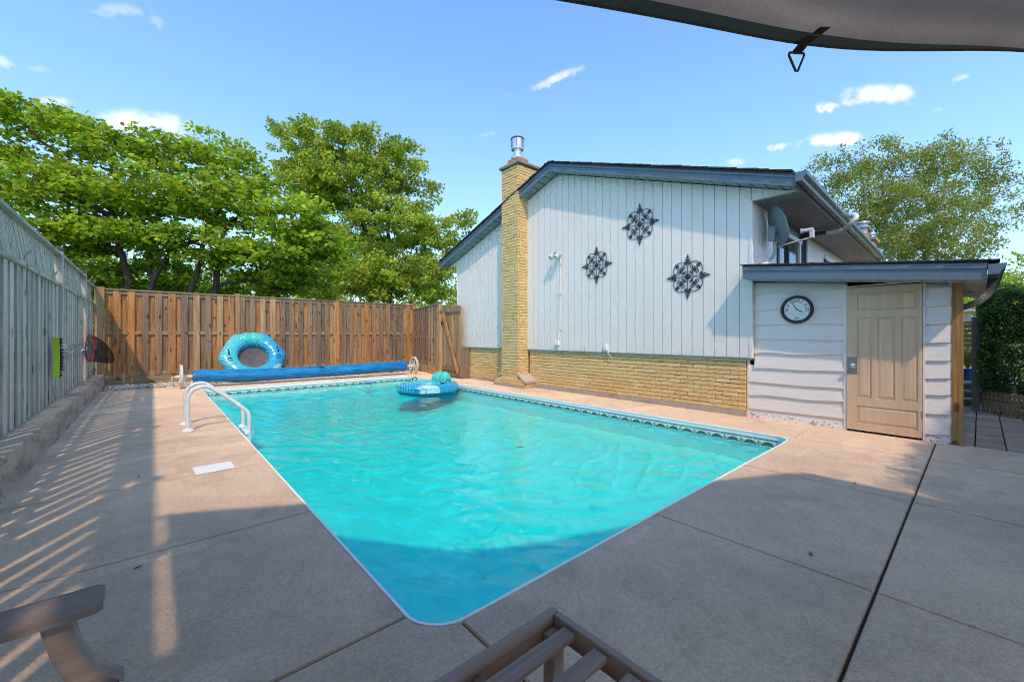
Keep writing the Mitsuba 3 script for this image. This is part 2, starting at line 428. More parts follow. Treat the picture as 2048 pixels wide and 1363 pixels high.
# ------------------------------------------------------------------ ground, deck and pool
PX0, PX1, PY0, PY1 = 0.885, 6.05, 1.56, 12.05


def rounded(x0, x1, y0, y1, r):
    return sbox(x0 + r, y0 + r, x1 - r, y1 - r).buffer(r, quad_segs=10)


POOL = rounded(PX0, PX1, PY0, PY1, 0.2)
g = prism(sbox(-600, -600, 600, 600).difference(sbox(PX0 - .2, PY0 - .2, PX1 + .2, PY1 + .2)), 0.05)
g.apply_translation([0, 0, -0.19])
tag(add('ground', g, 'grass_mat'), 'grassy ground beyond the fences', kind='structure')
base = prism(sbox(-.9, -6, 7.2, 13.6).difference(POOL.buffer(.012)), 0.03)
base.apply_translation([0, 0, -0.055])
tag(add('deck_bed', base, 'soil_mat'), 'dark bed showing in the joints of the deck', kind='structure')

xs = [-.885, 1.056, 2.75, 4.45, 6.1, 7.19]
slabs = []
ys_l = [-6, -3.6, -1.6, 0.35, 1.75, 3.26, 4.79, 6.32, 7.85, 9.38, 10.91, 13.35]
for a, b in zip(ys_l[:-1], ys_l[1:]):
    if a < 0.35:
        continue
    slabs.append(sbox(xs[0], a, xs[1] if a < 1.75 else PX0 + .06, b))
for a, b in zip(xs[1:-1], xs[2:]):
    slabs.append(sbox(a, .35, b, PY0 + .05 if b < 7 else 1.56))
for a, b in zip(ys_l[:3], ys_l[1:4]):
    for c, d in zip(xs[:-1], xs[1:]):
        slabs.append(sbox(c, a, d, b))
for a, b in zip([1.56, 4.1, 6.7, 9.3, 11.9], [4.1, 6.7, 9.3, 11.9, 13.35]):
    slabs.append(sbox(PX1 - .06, a, 7.19, b))
for a, b in zip([PX0 + .06, 2.6, 4.3], [2.6, 4.3, PX1 - .06]):
    slabs.append(sbox(a, PY1 - .1, b, 13.35))
for s in slabs:
    x0, y0, x1, y1 = s.bounds
    lo = 0.0075 if abs(y0 - .35) < .01 else 0.0028
    hi = 0.0075 if abs(y1 - .35) < .01 else 0.0028
    if abs(y1 - 1.75) < .01 or abs(y0 - 1.75) < .01 or (abs(x1 - 1.056) < .01 and y1 < 1.8) or (abs(x0 - 1.056) < .01 and y1 < 1.8):
        ex = 0.006
    else:
        ex = 0.0028
    q = sbox(x0 + ex, y0 + max(lo, ex), x1 - ex, y1 - max(hi, ex)).difference(POOL.buffer(.004))
    q2 = q.buffer(-.005)
    m = prism(q, 0.04)
    m.apply_translation([0, 0, -0.045])
    m2 = prism(q2, 0.006)
    m2.apply_translation([0, 0, -0.006])
    add('pool_deck__slab', cat(m, m2), 'deck_mat')
tag('pool_deck', 'tan exposed aggregate concrete deck round the pool, cut by straight joints', kind='structure')

# pool shell
ring = np.array(POOL.exterior.coords)[:-1]
fine = []
for a, b in zip(ring, np.roll(ring, -1, 0)):
    k = max(1, int(np.linalg.norm(b - a) / 0.5))
    fine += [a + (b - a) * i / k for i in range(k)]
ring = np.array(fine)


def floor_z(y):
    t = np.clip((y - 3.5) / 4.5, 0, 1)
    return -0.86 + 0.16 * t * t * (3 - 2 * t)


closed = np.vstack([ring, ring[:1]])
wz = np.stack([np.full(len(closed), -0.05), np.full(len(closed), -0.30)], 0)
P = np.stack([np.repeat(closed[None, :, 0], 2, 0), np.repeat(closed[None, :, 1], 2, 0), wz], -1)
add('pool__liner_band', quadgrid(P), 'liner_band_mat')
wz = np.stack([np.full(len(closed), -0.30), np.full(len(closed), -0.45)], 0)
P = np.stack([np.repeat(closed[None, :, 0], 2, 0), np.repeat(closed[None, :, 1], 2, 0), wz], -1)
add('pool__wall', quadgrid(P), 'liner_mat')
def floor_at(x, y):
    d = np.minimum(np.minimum(x - PX0, PX1 - x), np.minimum(y - PY0, PY1 - y))
    t = np.clip(d / 1.7, 0, 1)
    return -0.42 + (floor_z(y) + 0.42) * t * t * (3 - 2 * t)


gx, gy = np.meshgrid(np.linspace(PX0 - .02, PX1 + .02, 230), np.linspace(PY0 - .02, PY1 + .02, 460), indexing='ij')
q = np.stack([gx * 1.25 + .5 * gy, gy * 1.0 - .35 * gx, gx * 0 + 3], -1)
q = q + .55 * (np.stack([meshkit.fbm(q * 1.3 + 11, 2), meshkit.fbm(q * 1.3 + 47, 2), gx * 0], -1) - .5)
wr_ = np.zeros_like(gx)
for o, am in ((1.9, .026), (4.1, .015)):      # creases of the vinyl, ridged
    n1 = 1 - np.abs(2 * meshkit.noise(q * o + 5) - 1)
    wr_ += am * n1 ** 7
add('pool__floor', quadgrid(np.stack([gx, gy, floor_at(gx, gy) + wr_], -1)), 'liner_mat', smooth=True)
# coping: a lip on the deck and a face down to the liner
prof = [(0.006, -0.03), (0.006, 0.004), (-0.008, 0.004), (-0.012, 0.0), (-0.012, -0.012), (-0.006, -0.016), (-0.006, -0.062), (0.004, -0.066)]
nrm = np.roll(closed[:-1], -1, 0) - np.roll(closed[:-1], 1, 0)
nrm = np.stack([nrm[:, 1], -nrm[:, 0]], 1)
nrm /= np.linalg.norm(nrm, axis=1, keepdims=True)
cen = np.array([(PX0 + PX1) / 2, (PY0 + PY1) / 2])
if ((closed[0] - cen) @ nrm[0]) < 0: nrm = -nrm
nrm = np.vstack([nrm, nrm[:1]])
P = np.array([[(*(closed[i] + nrm[i] * o), z) for i in range(len(closed))] for o, z in prof])
add('pool__coping', quadgrid(P), 'coping_mat', smooth=25)
for (u, vx) in ((PX1 - .006, 'x'), (PY1 - .006, 'y')):
    for q in np.arange(2.6, 11.5, 2.44) if vx == 'x' else np.arange(2.2, 5.8, 2.44):
        m = box(u - .004, u, q - .03, q + .03, -.06, -.018) if vx == 'x' else box(q - .03, q + .03, u - .004, u, -.06, -.018)
        add('pool__coping__joint_clip', m, 'coping_mat')
tag('pool', 'in-ground swimming pool with white coping and a printed turquoise liner', kind='structure')

# water: closed body with a rippled surface
WZ = -0.155
wx, wy = np.meshgrid(np.linspace(PX0 - .03, PX1 + .03, 300), np.linspace(PY0 - .03, PY1 + .03, 600), indexing='ij')
hh = np.zeros_like(wx)
rw = np.random.RandomState(5)
for k in range(46):
    lam = 0.065 * (0.45 / 0.065) ** rw.rand()
    th = rw.normal(0.9, 0.75)
    ph = rw.rand() * 6.28
    warp = 0.25 * meshkit.noise(np.stack([wx * .9 + k, wy * .9, wx * 0], -1))
    amp = 0.0030 * lam ** 1.15 * (0.4 + 1.2 * meshkit.noise(np.stack([wx * .55 + 3 * k, wy * .55, wx * 0 + k], -1)))
    hh += 1.25 * amp * np.sin(2 * np.pi / lam * (wx * math.cos(th) + wy * math.sin(th) + warp) + ph)
calm = 0.35 + 0.75 * meshkit.fbm(np.stack([wx * .6, wy * .6, wx * 0 + 9], -1), 2)
top = quadgrid(np.stack([wx, wy, WZ + hh * calm], -1))
fx0, fx1, fy0, fy1 = PX0 - .03, PX1 + .03, PY0 - .03, PY1 + .03
gz = -1.2
edge = np.concatenate([np.stack([wx[:, 0], wy[:, 0], (WZ + hh * calm)[:, 0]], 1), np.stack([wx[-1], wy[-1], (WZ + hh * calm)[-1]], 1),
                       np.stack([wx[::-1, -1], wy[::-1, -1], (WZ + hh * calm)[::-1, -1]], 1), np.stack([wx[0, ::-1], wy[0, ::-1], (WZ + hh * calm)[0, ::-1]], 1)])
low = edge.copy(); low[:, 2] = gz
side = quadgrid(np.stack([low, edge], 0))
bot = box(fx0, fx1, fy0, fy1, gz - .001, gz)
bot = trimesh.Trimesh(bot.vertices, bot.faces[:2], process=False)
k = add('pool_water', cat(top, side, bot), 'water_mat', smooth=True, interior={'type': 'ref', 'id': 'pool_water_medium'})
tag(k, 'clear turquoise water in the swimming pool, gently rippled', kind='structure')

# ------------------------------------------------------------------ retaining wall, pebbles
yy = np.linspace(-6, 14.3, 420)
prof = [(-.875, -.07), (-.880, .05), (-.884, .15), (-.886, .25), (-.892, .300), (-.905, .312), (-.96, .315), (-1.02, .312), (-1.1, .31), (-1.3, .30)]
P = np.array([[(x, y, z) for y in yy] for x, z in prof])
nn = meshkit.fbm(np.stack([P[..., 0] * 9, P[..., 1] * 3, P[..., 2] * 9], -1), 5) - .5
P[..., 0] += nn * .012
P[..., 2] += nn * .012 * (P[..., 2] > .2)
k = add('retaining_wall', quadgrid(P), 'retaining_mat', smooth=30)
tag(k, 'low rough concrete retaining wall under the grey fence', 'wall')
rp = np.random.RandomState(3)
ico = trimesh.creation.icosphere(subdivisions=1)
peb = []
for i in range(1500):
    x = rp.uniform(-.86, 7.0) if i > 420 else rp.uniform(-.86, 1.6)
    y = rp.uniform(13.36, 14.3)
    s = rp.uniform(.022, .05) * np.array([1.25, 1, .75]) * rp.uniform(.8, 1.2, 3)
    v = ico.vertices * (1 + rp.uniform(-.12, .12, (len(ico.vertices), 1))) * s
    a = rp.rand() * 6.28
    v = v @ np.array([[math.cos(a), math.sin(a), 0], [-math.sin(a), math.cos(a), 0], [0, 0, 1]])
    peb.append(trimesh.Trimesh(v + [x, y, -.01 + rp.uniform(0, .035)], ico.faces, process=False))
tag(add('pebbles', cat(peb), 'pebble_mat', smooth=True), 'strip of pale rounded pebbles along the brown fence', 'pebbles', kind='stuff')
tag(add('pebble_bed', box(-.9, 7.6, 13.3, 14.42, -.08, -.03), 'soil_mat'), 'bare soil under the pebbles', kind='structure')

# ------------------------------------------------------------------ grey fence on the left
FX = -1.09


def board_mesh(x0, x1, y0, y1, z0, z1, bow=0.0, lean=0.0):
    b = box(x0, x1, y0, y1, z0, z1)
    v = b.vertices.copy()
    top_ = v[:, 2] > (z0 + z1) / 2
    v[top_, 1] += lean
    v[:, 0] += R.uniform(-bow, bow)
    return trimesh.Trimesh(v, b.faces, process=False)


posts_y = [-2.9, 0.2, 3.0, 5.75, 9.42, 12.46]
PITCH = .267
for i, y in enumerate(np.arange(-3.6, 14.3, PITCH)):
    near_post = min(abs(y + .07 - p) for p in posts_y) < .07
    w = .152 + R.uniform(-.006, .006)
    if not near_post:
        b = board_mesh(FX - .02, FX, y, y + w, .30 + R.uniform(-.02, .02), 2.06, .004, R.uniform(-.012, .012))
        add('grey_fence__board', b, GREY[R.randint(3)])
    b = board_mesh(FX - .08, FX - .06, y + PITCH / 2, y + PITCH / 2 + w, .30, 2.06, .003, R.uniform(-.012, .012))
    add('grey_fence__board', b, GREY[R.randint(3)])
for a, b in zip([-6] + posts_y, posts_y + [14.36]):
    dz = R.uniform(-.02, .02)
    top_ = {5.75: 2.555, 9.42: 2.56, 12.46: 2.49}.get(a, 2.55)
    add('grey_fence__rail', cbox(FX - .065, FX + .03, a + .05, b - .05, 2.055, 2.10), 'grey_rail_mat')
    add('grey_fence__rail', box(FX - .058, FX - .022, a + .05, b - .05, 1.02, 1.11), 'grey_rail_mat')
    add('grey_fence__rail', box(FX - .058, FX - .022, a + .05, b - .05, .34, .43), 'grey_rail_mat')
    add('grey_fence__cap_board', cbox(FX - .09, FX + .05, a + .04, b - .04, top_ - .04, top_), 'grey_rail_mat')
    # lattice: two layers of diagonal slats
    lo, hi = 2.10, top_ - .04
    h = hi - lo
    back = []
    s = a + .05
    step = .066 if b > 6 else .09
    while s < b - .05 - h:
        w = .054 if b > 6 else .07
        v = np.array([[s + h, lo], [s + h + w, lo], [s + w, hi], [s, hi]])
        m = yz(prism(Polygon(v), .006), FX - .012 + R.uniform(-.002, .002))
        vis = b > 6.4
        if vis:
            add('grey_fence__lattice_slat', m, GREY[R.randint(3)])
        else:
            back.append(m)
        v2 = np.array([[s, lo], [s + w, lo], [s + w + h, hi], [s + h, hi]])
        back.append(yz(prism(Polygon(v2), .006), FX - .022))
        s += step
    k = add('grey_fence__lattice', cat(back), GREY[2])
    labels[k] = {'kind': 'stuff'}
for y in posts_y:
    add('grey_fence__post', cbox(FX - .06, FX + .05, y - .05, y + .05, .28, 2.60, .004), GREY[1])
    add('grey_fence__post_cap', cat(cbox(FX - .085, FX + .075, y - .075, y + .075, 2.60, 2.625, .004), lathe([(0.085, 0), (0.0, .05)], 4, (FX - .005, y, 2.625))), 'dark_board_mat')
tag('grey_fence', 'weathered grey green board fence with lattice top along the left of the deck', 'fence')
# loose wire stubs on the fence
for i, (y, z) in enumerate([(6.9, 2.16), (8.6, 2.12), (13.3, 2.55), (13.9, 2.52)]):
    a = np.linspace(0, 4.6, 14)
    pts = np.stack([FX + .05 + .03 * np.sin(a), y + .10 * np.cos(a) * (1 - a / 9) + a * .03, z + .05 * np.sin(a) + .03], 1)
    k = add('plant_hook', tube(pts, .0055, 6), 'pole_mat', smooth=True)
    tag(k, ['bent wire loop on the lattice at the left edge', 'bent wire loop on the rail before the first fence post', 'pale wire curl on the fence top past the second post', 'pale wire curl on the fence top in the corner'][i], 'wire')

# ------------------------------------------------------------------ brown fence at the back
FY = 14.4
bp = [-.97, 1.89, 4.74, 7.6]
prev = None
j = 0
for i, x in enumerate(np.arange(-.74, 7.55, PITCH)):
    w = .142 + R.uniform(-.008, .008)
    if min(abs(x + .07 - p) for p in bp[1:3]) > .05:
        b = box(x, x + w, FY - .02, FY, .245 + R.uniform(-.012, .006), 2.425, .002)
        add('brown_fence__board', b, BROWN[R.choice(5, p=[.18, .32, .18, .24, .08])])
    b = box(x - PITCH / 2, x - PITCH / 2 + w, FY + .045, FY + .065, .25, 2.42, .002)
    add('brown_fence__board', b, BROWN[R.choice(5, p=[.4, .14, .1, .12, .24])])
for a, b in zip(bp[:-1], bp[1:]):
    for z in (.25, 1.30, 2.33):
        add('brown_fence__rail', box(a + .05, b - .05, FY + .002, FY + .043, z, z + .09), 'brown_rail_mat')
    add('brown_fence__cap_board', cbox(a + .045, b - .045, FY - .045, FY + .085, 2.425, 2.455), 'brown_rail_mat')
    add('brown_fence__kickboard', cbox(a + .05, b - .05, FY - .005, FY + .035, .115, .238), 'brown_rail_mat')
    add('brown_fence__kickboard', cbox(a + .05, b - .05, FY - .005, FY + .035, -.03, .112), 'brown_rail_mat')
for x in bp:
    add('brown_fence__post', cbox(x - .05, x + .05, FY - .05, FY + .05, -.1, 2.45, .004), BROWN[4 if x > 4 else 2])
    add('brown_fence__post_cap', cbox(x - .07, x + .07, FY - .07, FY + .07, 2.45, 2.485, .008), 'brown_rail_mat')
post0 = cbox(-1.07, -.89, FY - .07, FY + .05, 0, 2.47, .004)
add('brown_fence__post', post0, BROWN[2])
tag('brown_fence', 'brown shadowbox board fence across the back of the pool', 'fence')

# return fence and gate towards the house
A_, B_ = np.array([7.6, 14.4]), np.array([6.82, 11.2])
dir_ = (B_ - A_) / np.linalg.norm(B_ - A_)
ang = math.atan2(dir_[1], dir_[0])
L_ = np.linalg.norm(B_ - A_)


def along(m, o=A_):
    m = m.copy()
    m.apply_transform(trimesh.transformations.rotation_matrix(ang, [0, 0, 1]))
    m.apply_translation([o[0], o[1], 0])
    return m


for i, s in enumerate(np.arange(.10, L_ - .15, .29)):
    add('return_fence__board', along(box(s, s + .16, -.045, -.025, .26, 2.25, .002)), BROWN[R.choice(5, p=[.25, .3, .2, .2, .05])])
    add('return_fence__board', along(box(s - .145, s + .02, .03, .05, .26, 2.25, .002)), BROWN[R.choice(5, p=[.3, .3, .2, .15, .05])])
for z in (.26, 1.20, 2.17):
    add('return_fence__rail', along(box(.05, L_ - .05, -.02, .025, z, z + .085)), 'brown_rail_mat')
add('return_fence__cap_board', along(cbox(.05, L_ - .05, -.06, .07, 2.26, 2.29)), 'brown_rail_mat')
for z in (0.0, .125):
    add('return_fence__kickboard', along(cbox(.05, L_ - .06, -.05, -.012, z, z + .12)), BROWN[2])
add('return_fence__post', along(cbox(L_ - .05, L_ + .06, -.06, .05, 0, 2.30)), BROWN[2])
add('return_fence__post_cap', along(cbox(L_ - .075, L_ + .085, -.085, .075, 2.30, 2.345, .01)), 'grey_post_mat')
tag('return_fence', 'short brown fence section running from the back corner to the gate post', 'fence')
gx = 6.86
for i in range(8):
    y = 11.15 - i * .131
    add('gate__board', box(gx, gx + .02, y - .1285, y, .06, 2.12, .002), BROWN[[0, 2, 1, 0, 2, 0, 1, 2][i]])
add('gate__rail', cbox(gx - .045, gx - .002, 10.12, 11.1, 1.98, 2.17, .006), BROWN[1])
add('gate__rail', cbox(gx - .045, gx - .002, 10.12, 11.1, .22, .36, .006), BROWN[3])
add('gate__rail', cbox(gx - .045, gx - .002, 10.12, 11.1, .04, .13, .006), BROWN[3])
br = cbox(-.045, .045, -.02, .02, 0, 2.06, .004)
a = math.atan2(.92, 1.78)
br.apply_transform(trimesh.transformations.rotation_matrix(a, [1, 0, 0]))
v = br.vertices
br = trimesh.Trimesh(np.stack([gx - .065 + v[:, 0] * .4, 11.05 + v[:, 1], v[:, 2] + .18], 1), br.faces)
br = prism(Polygon([(11.05, 1.93), (10.96, 1.98), (10.14, .16), (10.23, .12)]), .035)
k = add('gate__brace', yz(br, gx - .046), BROWN[4])
add('gate__hinge', cbox(gx - .052, gx - .046, 10.9, 11.1, 1.82, 1.86, .001), 'black_mat')
add('gate__latch', cbox(gx - .06, gx - .046, 11.06, 11.12, 1.62, 1.72, .002), 'black_mat')
tag('gate', 'brown plank gate with a diagonal brace beside the house', 'gate')
pl = cbox(6.83, 7.06, 9.985, 10.02, 0, .93, .003)
pl.apply_transform(trimesh.transformations.rotation_matrix(-.35, [0, 0, 1], [6.95, 10, 0]))
tag(add('plank', pl, BROWN[3]), 'dark weathered upright plank between the gate and the house brickwork', 'plank')

# ------------------------------------------------------------------ house
WX = 7.05          # siding face
PKY, PKZ, SL = 6.42, 5.0, .346
YR, YL = 2.36, 10.58
EVR, EVL = 1.72, 11.14


def rake(y): return PKZ - SL * abs(y - PKY)


# core (hidden behind the planks), other walls
core = Polygon([(YR, .9), (YL, .9), (YL, rake(YL) - .01), (PKY, PKZ - .01), (YR, rake(YR) - .01)])
m = prism(core, 8.0); m = yz(m, 15.5)
v = m.vertices.copy()
skew = lambda x, y: y + np.where(np.abs(y - YR) < .05, .026 * (x - 7.05), 0)
m = trimesh.Trimesh(np.stack([np.where(v[:, 0] < 8, WX + .022, v[:, 0]), skew(v[:, 0], v[:, 1]), v[:, 2]], 1), m.faces, process=False)
add('house__wall', m, 'siding_back_mat')
add('house__foundation', cbox(7.070, 15.4, YR + .08, 10.12, -.12, .085, .006), 'foundation_mat')
add('house__mortar', box(7.116, 15.4, YR + .09, 10.08, .07, .93), 'mortar_mat')
edges = [2.362, 2.535, 2.728, 2.918, 3.108, 3.299, 3.486, 3.672, 3.853, 4.037, 4.228, 4.420, 4.613, 4.806, 4.995, 5.183, 5.369, 5.556, 5.744, 5.930, 6.115, 6.300, 6.487, 6.675, 6.863, 7.054, 7.245, 7.46]
edges += list(np.linspace(8.07, YL, 14))
for a, b in zip(edges[:-1], edges[1:]):
    if abs(a - 7.46) < .01:
        continue
    ys_ = [a + .006, b - .006]
    if a < PKY < b: ys_.insert(1, PKY)
    pts = [(a + .006, .94 + R.uniform(0, .004)), (b - .006, .94)] + [(y, rake(y) - .004) for y in ys_[::-1]]
    m = yz(prism(Polygon(pts), .018 + R.uniform(-.002, .002)), WX + .02)
    add('house__siding_plank', m, 'siding_mat')
for pts in ([(EVR, 3.395), (YR - .002, 3.395), (YR - .002, rake(YR) - .004), (EVR, rake(EVR) + .01)],):
    n_ = 4
    for i in range(n_):
        a, b = EVR + (YR - EVR) * i / n_ + .003, EVR + (YR - EVR) * (i + 1) / n_ - .003
        add('house__siding_plank', yz(prism(Polygon([(a, 3.392), (b, 3.392), (b, rake(b)), (a, rake(a))]), .018), WX + .02), 'siding_mat')
add('house__siding_plank', yz(prism(Polygon([(YL + .004, 3.42), (EVL, 3.42), (EVL, rake(EVL)), (YL + .004, rake(YL))]), .018), WX + .02), 'siding_mat')
add('house__corner_trim', cbox(WX - .012, WX + .06, YR - .018, YR + .028, .93, 3.39, .003), 'trim_mat')
add('house__corner_trim', cbox(WX - .010, WX + .06, YL - .02, YL + .016, .93, 3.4, .003), 'trim_mat')
add('house__drip_strip', cbox(WX - .02, WX + .04, YR + .02, 7.44, .925, .942, .002), 'rake_soffit_mat')
add('house__drip_strip', cbox(WX - .02, WX + .04, 8.09, YL, .925, .942, .002), 'rake_soffit_mat')
# brickwork below the siding
nb = 0
stuff = []
for c in range(12):
    z = .088 + c * .0705
    off = (c % 2) * .12 + R.uniform(-.01, .01)
    for (y0, y1) in ((YR + .09, 7.40), (8.12, 10.08)):
        y = y0 - off
        while y < y1 - .02:
            a, b = max(y, y0), min(y + .24, y1)
            if b - a > .03:
                m = box(7.086 + R.uniform(-.006, .006), 7.122, a + .0045, b - .0045, z + .006 + R.uniform(-.0015, .0015), z + .0655, .0028)
                if nb < 300:
                    add('house__brick', m, BRICK[R.randint(4)])
                else:
                    stuff.append(m)
                nb += 1
            y += .24
if stuff:
    k = add('house__brickwork', cat(stuff), BRICK[1]); labels[k] = {'kind': 'stuff'}
# roof
OV = 6.77


def slope_prism(y0, y1, zoff, thick, x0, x1):
    """a sheet along the roof line between y0 and y1, its underside zoff above the rake line"""
    pts = [(y0, rake(y0) + zoff), (y1, rake(y1) + zoff), (y1, rake(y1) + zoff + thick), (y0, rake(y0) + zoff + thick)]
    return yz(prism(Polygon(pts), x1 - x0), x1)


for (y0, y1) in ((EVR - .04, PKY), (PKY, EVL + .03)):
    m = slope_prism(y0, y1, .165, .03, OV - .03, 15.9)
    v = m.vertices.copy()
    if y0 < 2: v[:, 1] = np.where(v[:, 1] < 2.2, v[:, 1] + .026 * (v[:, 0] - 6.7), v[:, 1])
    add('house__roof', trimesh.Trimesh(v, m.faces, process=False), 'shingle_mat')
for sgn, y_end in ((-1, EVR - .05), (1, EVL + .05)):
    y = PKY
    while abs(y - y_end) > .15:
        l = .145
        y2 = y + sgn * l
        a, b = min(y, y2), max(y, y2)
        m = slope_prism(a - (.05 if sgn < 0 else 0), b + (.05 if sgn > 0 else 0), .197 + R.uniform(0, .006), .014 + R.uniform(0, .008), OV - .05 + R.uniform(-.012, .006), OV + .9)
        v = m.vertices.copy()
        lowend = np.abs(v[:, 1] - y_end) < np.abs(np.mean(v[:, 1]) - y_end)
        v[lowend, 2] += .010
        add('house__roof__shingle', trimesh.Trimesh(v, m.faces, process=False), 'shingle_mat')
        y = y2
for i in range(3):
    m = cbox(OV - .06 + i * .28, OV + .24 + i * .28, PKY - .13, PKY + .13, 0, .016, .004)
    v = m.vertices.copy(); v[:, 2] += rake(PKY) + .215 - SL * np.abs(v[:, 1] - PKY) + (.006 if i == 0 else 0)
    add('house__roof__ridge_shingle', trimesh.Trimesh(v, m.faces, process=False), 'shingle_mat')
for (y0, y1) in ((EVR - .03, PKY), (PKY, 7.44), (8.09, EVL + .02)):
    add('house__rake_fascia', slope_prism(y0, y1, .008, .117, OV, OV + .02), 'fascia_mat')
    add('house__drip_edge', slope_prism(y0, y1, .123, .05, OV - .018, OV + .02), 'fascia_mat')
# rake soffit panels
for (y0, y1) in ((EVR + .0, PKY), (PKY, 7.44), (8.09, EVL)):
    n_ = max(1, round((y1 - y0) / .2))
    for i in range(n_):
        a, b = y0 + (y1 - y0) * i / n_, y0 + (y1 - y0) * (i + 1) / n_
        add('house__soffit_panel', slope_prism(a + .01, b - .01, .012, .012, OV + .02, WX + .02), 'rake_soffit_mat')
# eave soffit, fascia, gutter on the right side
YE = lambda x: EVR - .01 + .026 * (x - 6.74)
n_ = 64
rest = []
for i in range(n_):
    a, b = 7.07 + i * .14, 7.07 + (i + 1) * .14 - .03
    v = np.array([[a, YE(a), 3.382], [b, YE(b), 3.382], [b, YR + .026 * (b - 7.05), 3.382], [a, YR + .026 * (a - 7.05), 3.382]])
    v = np.vstack([v, v + [0, 0, .012]])
    m = trimesh.Trimesh(v, BF, process=False)
    if a < 12: add('house__eave_soffit_panel', m, 'eave_soffit_mat')
    else: rest.append(m)
k = add('house__eave_soffit', cat(rest), 'eave_soffit_mat'); labels[k] = {'kind': 'stuff'}
def skewbox(x0, x1, d0, d1, z0, z1):
    v = np.array([[x0, YE(x0) + d0, z0], [x1, YE(x1) + d0, z0], [x1, YE(x1) + d1, z0], [x0, YE(x0) + d1, z0]])
    v = np.vstack([v, v + [0, 0, z1 - z0]])
    return trimesh.Trimesh(v, BF, process=False)


add('house__eave_fascia', skewbox(6.745, 15.7, -.02, .0, 3.375, 3.52), 'gutter_mat')
gp = Polygon([(0, 0), (-.075, 0), (-.085, .03), (-.12, .075), (-.125, .12), (-.132, .12), (-.13, .072), (-.092, .026), (-.08, -.006), (0.0, -.006)])
m = prism(gp, 9.0)
v = m.vertices
xw = 6.70 + v[:, 2]
add('house__gutter', trimesh.Trimesh(np.stack([xw, YE(xw) - .022 + v[:, 0], 3.42 + v[:, 1]], 1), m.faces, process=False), 'gutter_mat')
cap = prism(Polygon([(0, -.006), (-.08, -.006), (-.092, .026), (-.13, .072), (-.132, .125), (0, .125)]), .004)
v = cap.vertices
add('house__gutter_end_cap', trimesh.Trimesh(np.stack([6.694 + v[:, 2], YE(6.7) - .022 + v[:, 0], 3.42 + v[:, 1]], 1), cap.faces, process=False), 'fascia_mat')
# side wall seen over the shed roof: planks, windows, downspout
YS = lambda x: YR + .026 * (x - 7.05)
def sidebox(x0, x1, p0, p1, z0, z1):
    v = np.array([[x0, YS(x0) - p1, z0], [x1, YS(x1) - p1, z0], [x1, YS(x1) - p0, z0], [x0, YS(x0) - p0, z0]])
    v = np.vstack([v, v + [0, 0, z1 - z0]])
    return trimesh.Trimesh(v, BF, process=False)


x = 7.12
while x < 15.2:
    if not (8.2 < x < 10.0):
        add('house__siding_plank', sidebox(x, x + .192, .002, .02, 2.2, 3.38), 'trim_mat')
    x += .2
add('house__side_window', sidebox(8.36, 9.82, .004, .012, 2.2, 3.12), 'glass_dark_mat')
for a, b in ((8.3, 8.38), (8.95, 9.0), (9.78, 9.86)):
    add('house__side_window__frame', sidebox(a, b, .006, .05, 2.2, 3.12), 'white_mat' if a > 9.5 else 'drum_black_mat')
add('house__side_window__frame', sidebox(8.25, 9.92, .006, .06, 3.12, 3.2), 'white_mat')
add('house__side_window', sidebox(12.2, 13.8, .021, .03, 2.2, 3.1), 'glass_dark_mat')
add('house__side_window__frame', sidebox(12.1, 12.2, .021, .06, 2.2, 3.15), 'drum_black_mat')
add('house__side_window__frame', sidebox(12.1, 13.9, .021, .06, 3.1, 3.2), 'white_mat')
add('house__downspout', sidebox(10.05, 10.15, .03, .1, 2.2, 3.38), 'gutter_mat')
m = skewbox(9.95, 10.04, -.0, .62, 3.27, 3.35)
add('house__downspout', m, 'gutter_mat')
add('house__vent_pipe', tube(smoothline([(9.95, 2.0, 3.29), (9.92, 1.78, 3.29), (9.88, 1.68, 3.31), (9.85, 1.56, 3.42), (9.86, 1.52, 3.48), (9.90, 1.54, 3.53), (9.98, 1.64, 3.55)], 5), .042, 12), 'pvc_mat', smooth=True)
tag('house', 'pale blue house gable with vertical siding over a yellow brick base', 'house')
# far chimney of the same house
fc = box(15.3, 15.9, 2.0, 2.6, 2.0, 3.96)
add('house__far_chimney', fc, BRICK[0])
for c in range(26):
    for q in range(3):
        add('house__far_chimney__brick', box(15.285, 15.3, 2.0 + q * .2 + .006, 2.0 + q * .2 + .194, 2.0 + c * .0745, 2.0 + c * .0745 + .066), BRICK[(c * 3 + q) % 4])
add('house__far_chimney__cap', cbox(15.2, 16.0, 1.92, 2.68, 3.96, 4.04, .01), 'chimney_cap_mat')
add('house__far_chimney__flue', lathe([(.17, 0), (.17, .18), (.12, .18)], 20, (15.6, 2.28, 4.04)), 'clay_mat', smooth=30)
add('house__far_chimney__flue_cap', lathe([(.13, .0), (.13, .16), (.2, .18), (.2, .22), (.14, .24), (.14, .29), (.19, .31), (.17, .36), (0, .37)], 20, (15.6, 2.28, 4.22)), 'dish_metal_mat', smooth=30)

